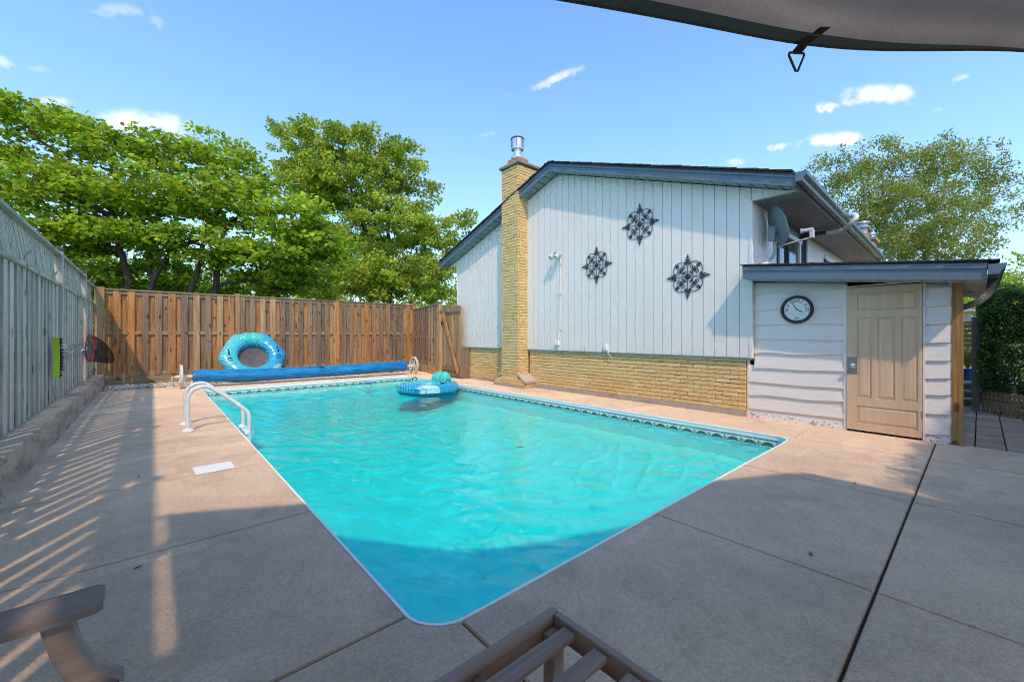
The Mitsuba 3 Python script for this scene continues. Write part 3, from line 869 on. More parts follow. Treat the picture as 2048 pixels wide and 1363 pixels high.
# chimney on the gable
CX0, CY0, CY1 = 6.73, 7.45, 8.08
add('house__chimney__core', box(CX0 + .024, 7.6, CY0 + .024, CY1 - .024, 0, 5.5), 'mortar_mat')
nb = 0
stuff = []
for c in range(77):
    z = .06 + c * .0712
    if z > 5.46: break
    o = (c % 2)
    fr = [CY0, CY0 + (.12 if o else .24), CY0 + (.36 if o else .48), CY1] if True else 0
    for a, b in zip(fr[:-1], fr[1:]):
        m = box(CX0 + R.uniform(-.005, .006), CX0 + .05, a + .004, b - .004, z + .006, z + .0655, .004)
        if nb < 300: add('house__chimney__brick', m, BRICK[R.randint(4)])
        else: stuff.append(m)
        nb += 1
    sd = [CX0 + .001, CX0 + (.24 if o else .12), 7.08 if z < 4.6 else 7.4]
    for a, b in zip(sd[:-1], sd[1:]):
        if a == sd[0]: a = CX0 + .052
        m = box(a + .004, b - .004, CY0 + R.uniform(-.005, .005), CY0 + .05, z + .006, z + .0655, .0035)
        if nb < 300: add('house__chimney__brick', m, BRICK[R.randint(4)])
        else: stuff.append(m)
        nb += 1
k = add('house__chimney__brickwork', cat(stuff), BRICK[1]); labels[k] = {'kind': 'stuff'}
add('house__chimney__cap', cat(cbox(CX0 - .05, 7.5, CY0 - .06, CY1 + .06, 5.50, 5.57, .01), cbox(CX0 + .05, 7.4, CY0 + .05, CY1 - .05, 5.57, 5.64, .02)), 'chimney_cap_mat')
add('house__chimney__flue', cbox(CX0 + .10, 7.2, CY0 + .12, CY1 - .12, 5.6, 5.74, .01), 'clay_mat')
fl = (6.99, 7.76, 5.74)
add('house__chimney__flue_pipe', lathe([(.0, 0), (.165, 0), (.165, .06), (.10, .09), (.10, .22), (.15, .24), (.165, .27), (.165, .52), (.15, .53), (0, .535)], 28, fl), 'steel_mat', smooth=30)
add('house__chimney__flue_band', lathe([(.168, .50), (.176, .505), (.176, .53), (.168, .54), (0, .545)], 28, fl), 'gutter_mat', smooth=30)
for i in range(7):
    a = i * 2 * math.pi / 7 + .3
    m = box(-.012, .012, -.003, .003, .28, .5)
    m.apply_transform(trimesh.transformations.rotation_matrix(a + math.pi / 2, [0, 0, 1]))
    m.apply_translation([fl[0] + .168 * math.cos(a), fl[1] + .168 * math.sin(a), fl[2]])
    add('house__chimney__flue_slot', m, 'gutter_mat')
add('house__chimney__base', cat(box(6.70, 7.12, 7.20, 8.36, -.02, .07, .006)), 'foundation_mat')
for c in range(2):
    for q in range(4):
        a = 7.22 + q * .28
        add('house__chimney__brick', box(6.715 + R.uniform(-.005, .005), 6.75, a + .004, a + .272, .075 + c * .072, .14 + c * .072, .003), BRICK[q % 4])
for s, y0 in ((-1, CY0), (1, CY1)):
    pts = [(y0, .02), (y0 + s * .25, .02), (y0 + s * .25, .16), (y0, .30)]
    m = yz(prism(Polygon(pts), .34), 7.1)
    add('house__chimney__shoulder', m, BRICK[2])
    pts = [(y0 + s * .004, .30), (y0 + s * .29, .135), (y0 + s * .29, .185), (y0 + s * .004, .35)]
    m = yz(prism(Polygon(pts), .40), 7.1)
    add('house__chimney__shoulder_stone', m, 'capstone_mat')
pts = [(7.32, 4.9), (7.44, 4.9), (7.44, 5.02), (7.0, 5.0)]
add('house__chimney__flashing', yz(prism(Polygon([(7.05, 4.93), (7.44, 4.78), (7.44, 5.05)]), .5), 7.4), 'gutter_mat')

# ------------------------------------------------------------------ shed at the right
SX = 7.15
for bx_ in ((SX + .012, SX + .06, 1.2, YR - .02, -.02, 2.10), (SX + .012, SX + .06, .24, .47, -.02, 2.085), (SX + .06, 9.6, .24, .28, -.02, 2.09), (SX + .06, 9.55, YR - .06, YR - .02, -.02, 2.3)):
    add('shed__wall', box(*bx_), 'siding_back_mat')
add('shed__wall', yz(prism(Polygon([(.28, -.02), (YR - .02, -.02), (YR - .02, 2.31), (.28, 2.095)]), .05), 9.6), 'siding_back_mat')
add('shed__corner_trim', cbox(SX - .035, SX + .03, YR + .055, YR + .083, .0, .93, .003), 'trim_mat')
add('shed__corner_trim', cbox(SX - .03, SX + .03, YR - .02, YR + .02, .95, 2.14, .003), 'rake_soffit_mat')
wb = [(-.012, -.012), (.137, .153), (.358, .364), (.564, .562), (.779, .802), (.999, 1.025), (1.239, 1.231), (1.458, 1.433), (1.691, 1.674), (1.942, 1.91), (2.17, 2.13)]


def clap(y0, y1, zl, zr, zl2, zr2, seed, amp, topz=None):
    n = 28
    y = np.linspace(y1, y0, n)          # from left (far) to right
    t = np.linspace(0, 1, n)
    w = amp * (meshkit.noise(np.stack([t * 2.6 + seed * 7.1, t * 0 + seed, t * 0], -1)) - .5) * 2
    zb = zl + (zr - zl) * t + w
    zt = zl2 + (zr2 - zl2) * t + .045
    if topz is not None: zt = np.minimum(zt, topz(y))
    prof = np.stack([
        np.stack([np.full(n, SX + .012), y, zt], 1), np.stack([np.full(n, SX - .008), y, zt], 1),
        np.stack([np.full(n, SX - .040), y, zb + .02], 1), np.stack([np.full(n, SX - .044), y, zb], 1), np.stack([np.full(n, SX - .008), y, zb - .0], 1), np.stack([np.full(n, SX + .012), y, zb], 1)])
    return quadgrid(prof)


shed_top = lambda y: 2.115 - .10 * (YR - y)
for i in range(10):
    amp = [.0, .006, .026, .016, .012, .030, .020, .022, .020, .010][i]
    m = clap(1.225, YR + (.06 if i < 4 else -.02), wb[i][0], wb[i][1], wb[i + 1][0], wb[i + 1][1], i + 1, amp, shed_top)
    add('shed__clapboard', m, 'shed_board_mat', smooth=20)
wr = [-.02, .088, .335, .568, .767, .983, 1.198, 1.422, 1.638, 1.843, 2.06]
for i in range(10):
    m = clap(.232, .443, wr[i], wr[i] + (.014 if i != 1 else .02), wr[i + 1], wr[i + 1] + .01, i + 31, .004, shed_top)
    add('shed__clapboard', m, 'shed_board_mat', smooth=20)
    # the same board ends turn the corner
    add('shed__clapboard', box(SX - .02, 9.6, .222, .238, wr[i] + .01, wr[i + 1] + .0, .001), 'shed_board_mat')
# door opening, frame, door
add('shed__door_frame', cbox(SX - .045, SX + .01, 1.196, 1.228, 0, 1.98, .003), 'trim_mat')
add('shed__door_frame', cbox(SX - .045, SX + .01, .44, .466, 0, 1.98, .003), 'trim_mat')
add('shed__door_frame', yz(prism(Polygon([(.466, 1.948), (1.196, 1.938), (1.196, 1.955), (.466, 1.972)]), .04), SX + .0), 'trim_mat')
DX = SX - .036
dl = [(.470, 1.192, .03, 1.93)]
stiles = [box(DX - .022, DX + .016, 1.083, 1.192, .03, 1.93), box(DX - .022, DX + .016, .470, .503, .03, 1.93),
          box(DX - .022, DX + .016, .503, 1.083, .03, .124), box(DX - .022, DX + .016, .503, 1.083, .357, .468), box(DX - .022, DX + .016, .503, 1.083, 1.523, 1.62), box(DX - .022, DX + .016, .503, 1.083, 1.852, 1.93),
          box(DX - .022, DX + .016, .880, .938, .468, 1.523), box(DX - .022, DX + .016, .653, .712, .468, 1.523), box(DX - .006, DX + .012, .503, 1.083, .124, 1.852)]
add('shed__door', cat(stiles), 'door_mat')
for (a, b, c, d) in ((.503, 1.083, .124, .357), (.503, 1.083, 1.62, 1.852), (.503, .653, .468, 1.523), (.712, .880, .468, 1.523), (.938, 1.083, .468, 1.523)):
    e = .035
    P = [[(DX - .0062, y, z) for y, z in ((a, c), (b, c), (b, d), (a, d), (a, c))],
         [(DX - .010, y, z) for y, z in ((a + .012, c + .012), (b - .012, c + .012), (b - .012, d - .012), (a + .012, d - .012), (a + .012, c + .012))],
         [(DX - .018, y, z) for y, z in ((a + e, c + e), (b - e, c + e), (b - e, d - e), (a + e, d - e), (a + e, c + e))]]
    m = quadgrid(P)
    top_ = trimesh.Trimesh(np.array(P[2][:4]), [[0, 2, 1], [0, 3, 2]], process=False)
    add('shed__door__panel', cat(m, top_), 'door_mat')
add('shed__door__lock_plate', cbox(DX - .026, DX - .022, 1.083, 1.192, .770, 1.004, .002), 'plate_mat')
add('shed__door__knob', lathe([(.034, 0), (.034, .006), (.014, .010), (.013, .026), (.024, .034), (.028, .048), (.022, .060), (0, .064)], 24, (DX - .026, 1.123, .882), (-1, 0, 0)), 'chrome_mat', smooth=30)
for z in (.27, 1.62):
    add('shed__door__hinge', cbox(DX - .026, DX - .02, .462, .476, z, z + .09, .001), 'plate_mat')
# roof with fascia, soffit, gutter, downspout elbow
SO = 6.70
zt = lambda y: 2.326 - .106 * (2.364 - y)


def shed_sheet(y0, y1, o, t, x0, x1):
    return yz(prism(Polygon([(y0, zt(y0) + o), (y1, zt(y1) + o), (y1, zt(y1) + o + t), (y0, zt(y0) + o + t)]), x1 - x0), x1)


add('shed__fascia', shed_sheet(-.05, 2.364, -.185, .125, SO, SO + .02), 'fascia_mat')
add('shed__drip_edge', shed_sheet(-.05, 2.364, -.062, .055, SO - .016, SO + .02), 'fascia_mat')
add('shed__roof', shed_sheet(-.06, 2.36, -.006, .02, SO - .01, 9.9), 'shingle_mat')
y = 2.35
while y > -.1:
    m = shed_sheet(y - .17, y + .04, .014 + R.uniform(0, .003), .010 + R.uniform(0, .006), SO - .035 + R.uniform(-.01, .006), SO + .9)
    v = m.vertices.copy(); v[v[:, 1] < y - .06, 2] += .007
    add('shed__roof__shingle', trimesh.Trimesh(v, m.faces, process=False), 'shingle_mat')
    y -= .145
for i in range(11):
    a = .26 + i * .19
    add('shed__soffit_panel', shed_sheet(a + .004, a + .186, -.186, .01, SO + .02, SX + .02), 'rake_soffit_mat')
add('shed__side_soffit', shed_sheet(-.05, .255, -.188, .012, SO + .02, 9.8), 'eave_soffit_mat')
gp = Polygon([(0, 0), (-.075, 0), (-.085, .03), (-.118, .075), (-.122, .10), (-.129, .10), (-.127, .072), (-.092, .026), (-.08, -.006), (0.0, -.006)])
m = prism(gp, 3.1); v = m.vertices
add('shed__gutter', trimesh.Trimesh(np.stack([SO - .02 + v[:, 2], -.055 + v[:, 0], 1.945 + v[:, 1]], 1), m.faces, process=False), 'gutter_mat')
cap = prism(Polygon([(0, -.006), (-.08, -.006), (-.092, .026), (-.127, .072), (-.131, .105), (0, .105)]), .004); v = cap.vertices
add('shed__gutter_end_cap', trimesh.Trimesh(np.stack([SO - .026 + v[:, 2], -.055 + v[:, 0], 1.945 + v[:, 1]], 1), cap.faces, process=False), 'fascia_mat')
pth = smoothline([(7.3, -.09, 1.95), (7.3, -.09, 1.86), (7.3, -.06, 1.77), (7.3, .01, 1.69), (7.3, .10, 1.64), (7.3, .22, 1.60)], 10)
tt = np.gradient(pth, axis=0); tt /= np.linalg.norm(tt, axis=1, keepdims=True)
nr = np.cross(tt, [1, 0, 0])
rr = .032 + .0045 * (np.arange(len(pth)) % 2) * ((np.arange(len(pth)) > 8) & (np.arange(len(pth)) < 36))
P = np.array([[pth[i] + s1 * np.array([1, 0, 0]) * rr[i] * 1.25 + s2 * nr[i] * rr[i] for (s1, s2) in ((-1, -1), (1, -1), (1, 1), (-1, 1), (-1, -1))] for i in range(len(pth))])
add('shed__downspout_elbow', quadgrid(P), 'gutter_mat')
add('shed__downspout', cbox(7.26, 7.34, .215, .222, .4, 1.63, .001), 'gutter_mat')
tag('shed', 'pale blue lean-to shed of waney edge boards with a panelled wooden door', 'shed')
tag(add('roof_post', cbox(7.12, 7.215, .13, .222, -.02, 1.93, .004), 'post_mat'), 'square orange brown wooden post holding the shed roof corner', 'post')

# ------------------------------------------------------------------ things on the walls
def wall_tube(pts2, x, r, n=6):
    p = np.asarray(pts2, float)
    return tube(np.stack([np.full(len(p), x), p[:, 0], p[:, 1]], 1), r, n)


def spiral(c, r0, r1, a0, a1, n=20):
    a = np.linspace(a0, a1, n); r = np.linspace(r0, r1, n)
    return np.stack([c[0] + r * np.cos(a), c[1] + r * np.sin(a)], 1)


def leafshape(c, size, ang):
    t = np.linspace(0, 2 * np.pi, 15)[:-1]
    r = size * (0.55 + 0.30 * np.cos(t) + 0.22 * np.cos(3 * t))
    p = np.stack([r * np.cos(t), r * np.sin(t)], 1)
    ca, sa = math.cos(ang), math.sin(ang)
    return Polygon(p @ np.array([[ca, sa], [-sa, ca]]) + c).buffer(0)


def medallion(cy, cz, R_, label):
    t = name('wall_medallion')
    x = 7.041
    fr = []
    for a in (0, math.pi / 2):
        d = np.array([math.cos(a), math.sin(a)])
        k = name(t + '__bar')
        scene[k] = mikit.ply(wall_tube([np.array([cy, cz]) - d * R_ * .86, np.array([cy, cz]) + d * R_ * .86], x, R_ * .017), 'iron_mat')
    for q in range(4):
        a = q * math.pi / 2
        rot = np.array([[math.cos(a), math.sin(a)], [-math.sin(a), math.cos(a)]])
        P_ = lambda pts: (np.asarray(pts) * R_) @ rot + [cy, cz]
        # outer lobe
        arc = [(math.cos(u) * .36 + .30, math.sin(u) * .36 + .30) for u in np.linspace(-.75, math.pi / 2 + .75, 22)]
        arc = [(.70, .02), (.63, .045)] + arc + [(.045, .63), (.02, .70)]
        k = add(t + '__outer_scroll', wall_tube(P_(arc), x, R_ * .015), 'iron_mat')
        for mir in (0, 1):
            f = (lambda p: p[:, ::-1]) if mir else (lambda p: p)
            lo = spiral((.385, .19), .185, .06, math.pi * 1.15, -math.pi * .55, 26)
            add(t + '__inner_scroll', wall_tube(P_(f(lo)), x, R_ * .016), 'iron_mat')
            cu = spiral((.755, .075), .06, .015, math.pi, math.pi * 3.4, 18)
            add(t + '__inner_scroll', wall_tube(P_(f(cu)), x, R_ * .012, 5), 'iron_mat')
            cu = spiral((.665, .12), .045, .015, math.pi, math.pi * 3.2, 14)
            add(t + '__inner_scroll', wall_tube(P_(f(cu)), x, R_ * .011, 5), 'iron_mat')
            cu = spiral((.19, .13), .07, .02, -math.pi * .5, math.pi * 1.6, 14)
            add(t + '__inner_scroll', wall_tube(P_(f(cu)), x, R_ * .011, 5), 'iron_mat')
            for (c, s, an) in (((.37, .21), .098, 2.2), ((.56, .11), .098, -.4)):
                c2 = P_(f(np.array([c])))[0]
                an2 = (math.pi / 2 - an if mir else an) + a
                add(t + '__leaf', yz(prism(leafshape(c2, R_ * s, an2), .006), x + .003), 'iron_mat')
        c2 = P_([(.47, .47)])[0]
        add(t + '__leaf', yz(prism(leafshape(c2, R_ * .15, a + math.pi / 4), .006), x + .003), 'iron_mat')
        add(t + '__outer_scroll', wall_tube(P_([(.30, .30), (.36, .36), (.48, .48)]), x, R_ * .016), 'iron_mat')
        tip = P_([(1.02, 0), (.93, .034), (.90, .024), (.875, .075), (.845, .075), (.855, .024), (.82, .014), (.82, -.014), (.855, -.024), (.845, -.075), (.875, -.075), (.90, -.024), (.93, -.034)])
        add(t + '__finial', yz(prism(Polygon(tip).buffer(0), .008), x + .004), 'iron_mat')
    add(t + '__rosette', lathe([(R_ * .13, 0), (R_ * .135, .01), (R_ * .10, .016), (R_ * .085, .012), (R_ * .05, .024), (0, .028)], 12, (x + .005, cy, cz), (-1, 0, 0)), 'iron_mat')
    tag(t, label, 'wall ornament', 'black scrollwork medallions on the gable')


medallion(4.31, 3.418, .40, 'black iron scroll medallion highest of the three on the gable')
medallion(5.33, 2.762, .396, 'black iron scroll medallion nearest the chimney on the gable')
medallion(3.37, 2.315, .388, 'lowest black iron scroll medallion, nearest the shed')

# clock
cy, cz, cr = 1.77, 1.668, .205
x = SX - .035
add('wall_clock__rim', lathe([(cr, 0), (cr, .03), (cr - .012, .045), (cr - .03, .045), (cr - .042, .03), (cr - .044, .018)], 48, (x, cy, cz), (-1, 0, 0)), 'black_mat', smooth=30)
add('wall_clock__face', lathe([(cr - .04, 0.016), (0, 0.016)], 40, (x, cy, cz), (-1, 0, 0)), 'white_mat')


def face(m, y, z, rot, depth):
    m = m.copy()
    m.apply_translation([-(m.bounds[0][0] + m.bounds[1][0]) / 2, -(m.bounds[0][1] + m.bounds[1][1]) / 2, 0])
    m.apply_transform(trimesh.transformations.rotation_matrix(rot, [0, 0, 1]))
    v = m.vertices
    return trimesh.Trimesh(np.stack([x - depth - v[:, 2], y - v[:, 0], z + v[:, 1]], 1), m.faces, process=False)


for i, s in ((12, 'XII'), (1, 'I'), (2, 'II'), (3, 'III'), (6, 'VI'), (9, 'IX'), (10, 'X'), (11, 'XI')):
    a = math.radians(30 * i)
    rr_ = .126
    m = meshkit.text_mesh(s, .034, .0012, bold=True)
    add('wall_clock__numeral', face(m, cy - rr_ * math.sin(a), cz + rr_ * math.cos(a), -a if i not in (6,) else -a, .0165), 'black_mat')
for a, l, w, back in ((math.radians(117), .092, .008, .02), (math.radians(330), .125, .005, .03)):
    p = Polygon([(-w / 2, -back), (w / 2, -back), (w, l * .55), (0, l), (-w, l * .55)])
    m = prism(p, .0012)
    m.apply_transform(trimesh.transformations.rotation_matrix(-a, [0, 0, 1]))
    v = m.vertices
    add('wall_clock__hand', trimesh.Trimesh(np.stack([x - (.019 if l < .1 else .021) - v[:, 2], cy - v[:, 0], cz + v[:, 1]], 1), m.faces, process=False), 'black_mat')
for sy in (-1, 1):
    c = (cy + sy * .062, cz - .066)
    tk = []
    for q in range(11):
        a = math.radians(-130 + q * 26)
        m = prism(Polygon([(-.0018, .026), (.0018, .026), (.0018, .034), (-.0018, .034)]), .001)
        m.apply_transform(trimesh.transformations.rotation_matrix(-a, [0, 0, 1])); v = m.vertices
        tk.append(trimesh.Trimesh(np.stack([x - .0165 - v[:, 2], c[0] - v[:, 0], c[1] + v[:, 1]], 1), m.faces, process=False))
    m = prism(Polygon([(-.002, -.008), (.002, -.008), (0, .024)]), .001)
    m.apply_transform(trimesh.transformations.rotation_matrix(sy * 1.1, [0, 0, 1])); v = m.vertices
    tk.append(trimesh.Trimesh(np.stack([x - .0175 - v[:, 2], c[0] - v[:, 0], c[1] + v[:, 1]], 1), m.faces, process=False))
    add('wall_clock__small_dial', cat(tk), 'black_mat')
tag('wall_clock', 'round wall clock with black rim and Roman numerals on the shed', 'clock')

# wall lamp with conduit and boxes
add('wall_lamp__mount', lathe([(.055, 0), (.055, .03), (.03, .04), (0, .04)], 20, (WX, 6.36, 3.13), (-1, 0, 0)), 'lnb_mat', smooth=30)
add('wall_lamp__arm', tube(smoothline([(WX - .03, 6.36, 3.13), (WX - .09, 6.38, 3.17), (WX - .15, 6.42, 3.14)], 6), .014, 8), 'wire_mat', smooth=True)
for dy, dx in ((.10, .12), (-.04, .10)):
    add('wall_lamp__floodlight', lathe([(.03, .1), (.045, .06), (.06, -.02), (.062, -.04), (.052, -.042), (.0, -.01)], 20, (WX - dx - .05, 6.38 + dy, 3.08), (.55, -.1, .7)), 'lnb_mat', smooth=30)
tag('wall_lamp', 'twin floodlight on the gable wall near the chimney', 'lamp')
add('conduit__pipe', tube([(WX - .018, 6.345, 3.06), (WX - .018, 6.345, 2.9), (WX - .018, 6.358, 1.38)], .0125, 8), 'siding_mat', smooth=True)
add('conduit__pipe', tube([(WX - .018, 6.358, 1.38), (WX - .022, 6.375, 1.30), (WX - .03, 6.40, 1.14)], .018, 8), 'white_mat', smooth=True)
for z in (2.9, 2.21, 1.4):
    add('conduit__clip', cbox(WX - .034, WX, 6.31, 6.385, z, z + .02, .002), 'lnb_mat')
tag('conduit', 'thin pale conduit running down the gable below the floodlight', 'conduit')
k = add('outlet_box', cbox(WX - .055, WX, 6.37, 6.49, 1.06, 1.15, .006), 'white_mat'); tag(k, 'white outlet box at the foot of the conduit', 'outlet box')
k = add('outlet_box', cbox(WX - .05, WX, 5.04, 5.13, .985, 1.10, .006), 'white_mat'); tag(k, 'white outlet box right of the conduit with a loose cable', 'outlet box')
k = add('tap_pipe', tube([(WX - .02, 5.62, 1.07), (WX - .02, 5.62, .93)], .012, 8), 'pvc_mat', smooth=True); tag(k, 'short pipe stub at the bottom of the siding between the outlet boxes', 'pipe')
k = add('cable', tube(smoothline([(WX - .03, 5.02, .98), (WX - .03, 5.0, .9), (7.07, 4.96, .80), (7.075, 5.03, .75), (7.075, 5.06, .80)], 6), .008, 6), 'white_mat', smooth=True); tag(k, 'white cable hanging from the outlet box over the brick', 'cable')

# satellite dish
dc = np.array([7.5, 2.158, 3.04])
dn = np.array([.56, -.78, .30]); dn /= np.linalg.norm(dn)
pr = [(r, .34 * r * r) for r in np.linspace(0, .31, 10)]
pr = pr + [(.316, .04), (.316, .028)] + [(r, .34 * r * r - .008) for r in np.linspace(.30, 0, 10)]
add('satellite_dish__reflector', lathe(pr, 36, dc, dn), 'dish_mat', smooth=30)
bk = dc - dn * .03 + [0, 0, -.1]
add('satellite_dish__bracket', cat(cbox(bk[0] - .05, bk[0] + .02, bk[1] - .03, bk[1] + .07, bk[2] - .13, bk[2] + .10, .01), tube([bk, dc + [0, 0, -.02]], .04, 8)), 'dish_mat')
add('satellite_dish__mast', tube(smoothline([(7.42, 2.34, 2.40), (7.47, 2.29, 2.47), (7.53, 2.19, 2.58), (7.535, 2.175, 2.70), (7.535, 2.175, 2.9)], 6), .021, 10), 'dish_metal_mat', smooth=True)
add('satellite_dish__foot', cat(cbox(7.36, 7.48, 2.31, 2.345, 2.35, 2.47, .004), tube([(7.40, 2.34, 2.42), (7.49, 2.26, 2.46)], .024, 8)), 'pvc_mat')
a0, a1 = np.array([7.50, 2.12, 2.70]), np.array([7.66, 1.72, 2.80])
add('satellite_dish__arm', tube([a0, a0 + (a1 - a0) * .5 + [0, 0, .005], a1], [.012, .014, .016], 8), 'dish_metal_mat')
add('satellite_dish__receiver', cat(cbox(a1[0] - .03, a1[0] + .04, a1[1] - .035, a1[1] + .02, 2.79, 2.93, .006), tube([(a1[0], a1[1] - .03, 2.925), (a1[0] - .03, a1[1] + .1, 2.915)], .03, 10), lathe([(.042, 0), (.04, .03), (0, .04)], 16, (a1[0] - .03, a1[1] + .1, 2.915), (-.2, 1, -.05))), 'lnb_mat')
add('satellite_dish__wire', tube(smoothline([(7.5, 2.12, 2.70), (7.48, 2.2, 2.63), (7.5, 2.24, 2.53), (7.52, 2.28, 2.50)], 6), .004, 5), 'lnb_mat')
tag('satellite_dish', 'grey blue satellite dish on a bent mast at the house corner', 'satellite dish')

# ------------------------------------------------------------------ pool furniture
def arc3(c, r, a0, a1, n=8):
    a = np.linspace(a0, a1, n)
    return [(c[0] + r * math.cos(t), c[1] + r * math.sin(t)) for t in a]


rail2 = [(.36, -.05), (.36, .2), (.36, .40)] + arc3((.53, .42), .17, math.pi * .98, math.pi * .36, 9) + [(.80, .42), (.94, .285)] + arc3((.90, .10), .165, math.pi * .30, 0, 6) + [(1.067, -.05), (1.067, -.5), (1.067, -.95)]
for y in (7.04, 7.58):
    p = np.array([(a, y, b) for a, b in rail2])
    add('pool_ladder__rail', tube(p, .026, 14), 'ladder_mat', smooth=35)
    add('pool_ladder__flange', lathe([(.078, 0), (.075, .012), (.05, .03), (.03, .038), (.026, .04)], 24, (.36, y, .002)), 'ladder_mat', smooth=30)
    add('pool_ladder__bumper', lathe([(.0, 0), (.04, 0), (.04, .05), (0, .05)], 14, (1.06, y, -.13), (-1, 0, 0)), 'ladder_mat', smooth=30)
for z in (-.16, -.42, -.68):
    add('pool_ladder__tread', cbox(1.02, 1.13, 7.07, 7.55, z, z + .045, .01), 'ladder_mat')
tag('pool_ladder', 'white pool ladder with two curved handrails at the left edge of the pool', 'ladder')
lid = cbox(-.155, .155, -.135, .135, .0, .010, .004)
lid.apply_transform(trimesh.transformations.rotation_matrix(.03, [0, 0, 1])); lid.apply_translation([.454, 4.92, 0])
add('skimmer_lid__lid', lid, 'white_mat')
hole = lathe([(.0, 0), (.012, 0), (.012, .0015), (0, .0015)], 12, (.454, 4.92, .0102)); add('skimmer_lid__finger_hole', hole, 'lnb_mat')
tag('skimmer_lid', 'white rectangular skimmer lid set in the deck left of the pool', 'lid')

# solar cover reel
x0, x1 = .76, 6.26
nx, na = 120, 40
P = np.zeros((nx, na + 1, 3))
for i in range(nx):
    u = i / (nx - 1)
    xx = x0 + (x1 - x0) * u
    yc = 12.75 - .3 * u
    zc_ = .275 - .055 * math.sin(math.pi * min(1, u * 1.05)) * (1.15 - .6 * u)
    seam = 2.45 + .55 * math.sin(u * 5 + .6) + .25 * math.sin(u * 13)
    for j in range(na + 1):
        a = 2 * math.pi * j / na
        k_ = ((a - seam) / (2 * math.pi)) % 1.0
        r = .148 + .016 * k_ + .018 * (meshkit.noise(np.array([u * 11, math.cos(a) * 1.5 + 4, math.sin(a) * 1.5 + 4])) - .5) + .006 * abs(math.sin(u * 37 + 3 * math.sin(a))) ** 6 + .012 * math.exp(-((u - .52) / .012) ** 2) * max(0, math.cos(a - 1.7))
        if i in (0, nx - 1): r *= .96
        P[i, j] = (xx, yc - r * math.cos(a), zc_ + r * math.sin(a))
m = quadgrid(P)
ends = []
for i in (0, nx - 1):
    for q in range(5):
        f0, f1 = 1 - q * .2, 1 - (q + 1) * .2 + .001
        c = P[i].mean(0)
        A0 = c + (P[i] - c) * f0; A1 = c + (P[i] - c) * f1 + [(.012 if i else -.012) * (q % 2), 0, 0]
        ends.append(quadgrid(np.stack([A0, A1])))
add('cover_reel__cover', cat(m, ends), 'cover_mat', smooth=40)
flap = [(3.56, 12.46, .37), (3.66, 12.44, .415), (3.78, 12.46, .37)]
add('cover_reel__flap', trimesh.Trimesh(np.array(flap + [(3.62, 12.5, .36), (3.72, 12.5, .36)]), [[0, 1, 3], [1, 2, 4], [1, 4, 3], [0, 3, 1], [1, 4, 2]], process=False), 'cover_mat')
add('cover_reel__axle', tube([(.42, 12.76, .28), (.9, 12.75, .275)], .038, 14), 'ladder_mat', smooth=35)
add('cover_reel__axle', tube([(6.0, 12.46, .25), (6.66, 12.43, .27)], .045, 14), 'reel_plastic_mat', smooth=35)
for xw, yw in ((.53, 12.76), (6.55, 12.43)):
    th = np.linspace(0, 2 * math.pi, 41)
    ringp = np.stack([np.full(41, xw), yw + .265 * np.cos(th), .285 + .265 * np.sin(th)], 1)
    rp_ = []
    prof = [(-.028, -.022), (.028, -.022), (.028, .022), (-.028, .022), (-.028, -.022)]
    P = np.array([[(xw + a, yw + (.265 + b) * math.cos(t), .285 + (.265 + b) * math.sin(t)) for a, b in prof] for t in th])
    wk = add('cover_reel__wheel', quadgrid(P), 'reel_plastic_mat', smooth=30)
    for q in range(7):
        a = q * 2 * math.pi / 7 + .2
        add(wk + '__spoke', tube([(xw, yw, .285), (xw, yw + .25 * math.cos(a), .285 + .25 * math.sin(a))], .013, 6), 'reel_plastic_mat')
    add(wk + '__hub', tube([(xw - .04, yw, .285), (xw + .04, yw, .285)], .045, 14), 'reel_plastic_mat', smooth=30)
    add('cover_reel__stand', cat(cbox(xw - .03, xw + .03, yw - .09, yw + .09, -.005, .035, .008), cbox(xw + .045, xw + .085, yw - .02, yw + .02, .03, .3, .006)), 'reel_plastic_mat')
hd = tube([(.47, 12.76, .29), (.36, 12.78, .29), (.36, 12.80, .05), (.28, 12.8, .05)], .014, 8)
add('cover_reel__crank', hd, 'reel_plastic_mat')
tag('cover_reel', 'blue solar cover rolled on a cream wheeled reel at the far end of the pool', 'pool cover reel')


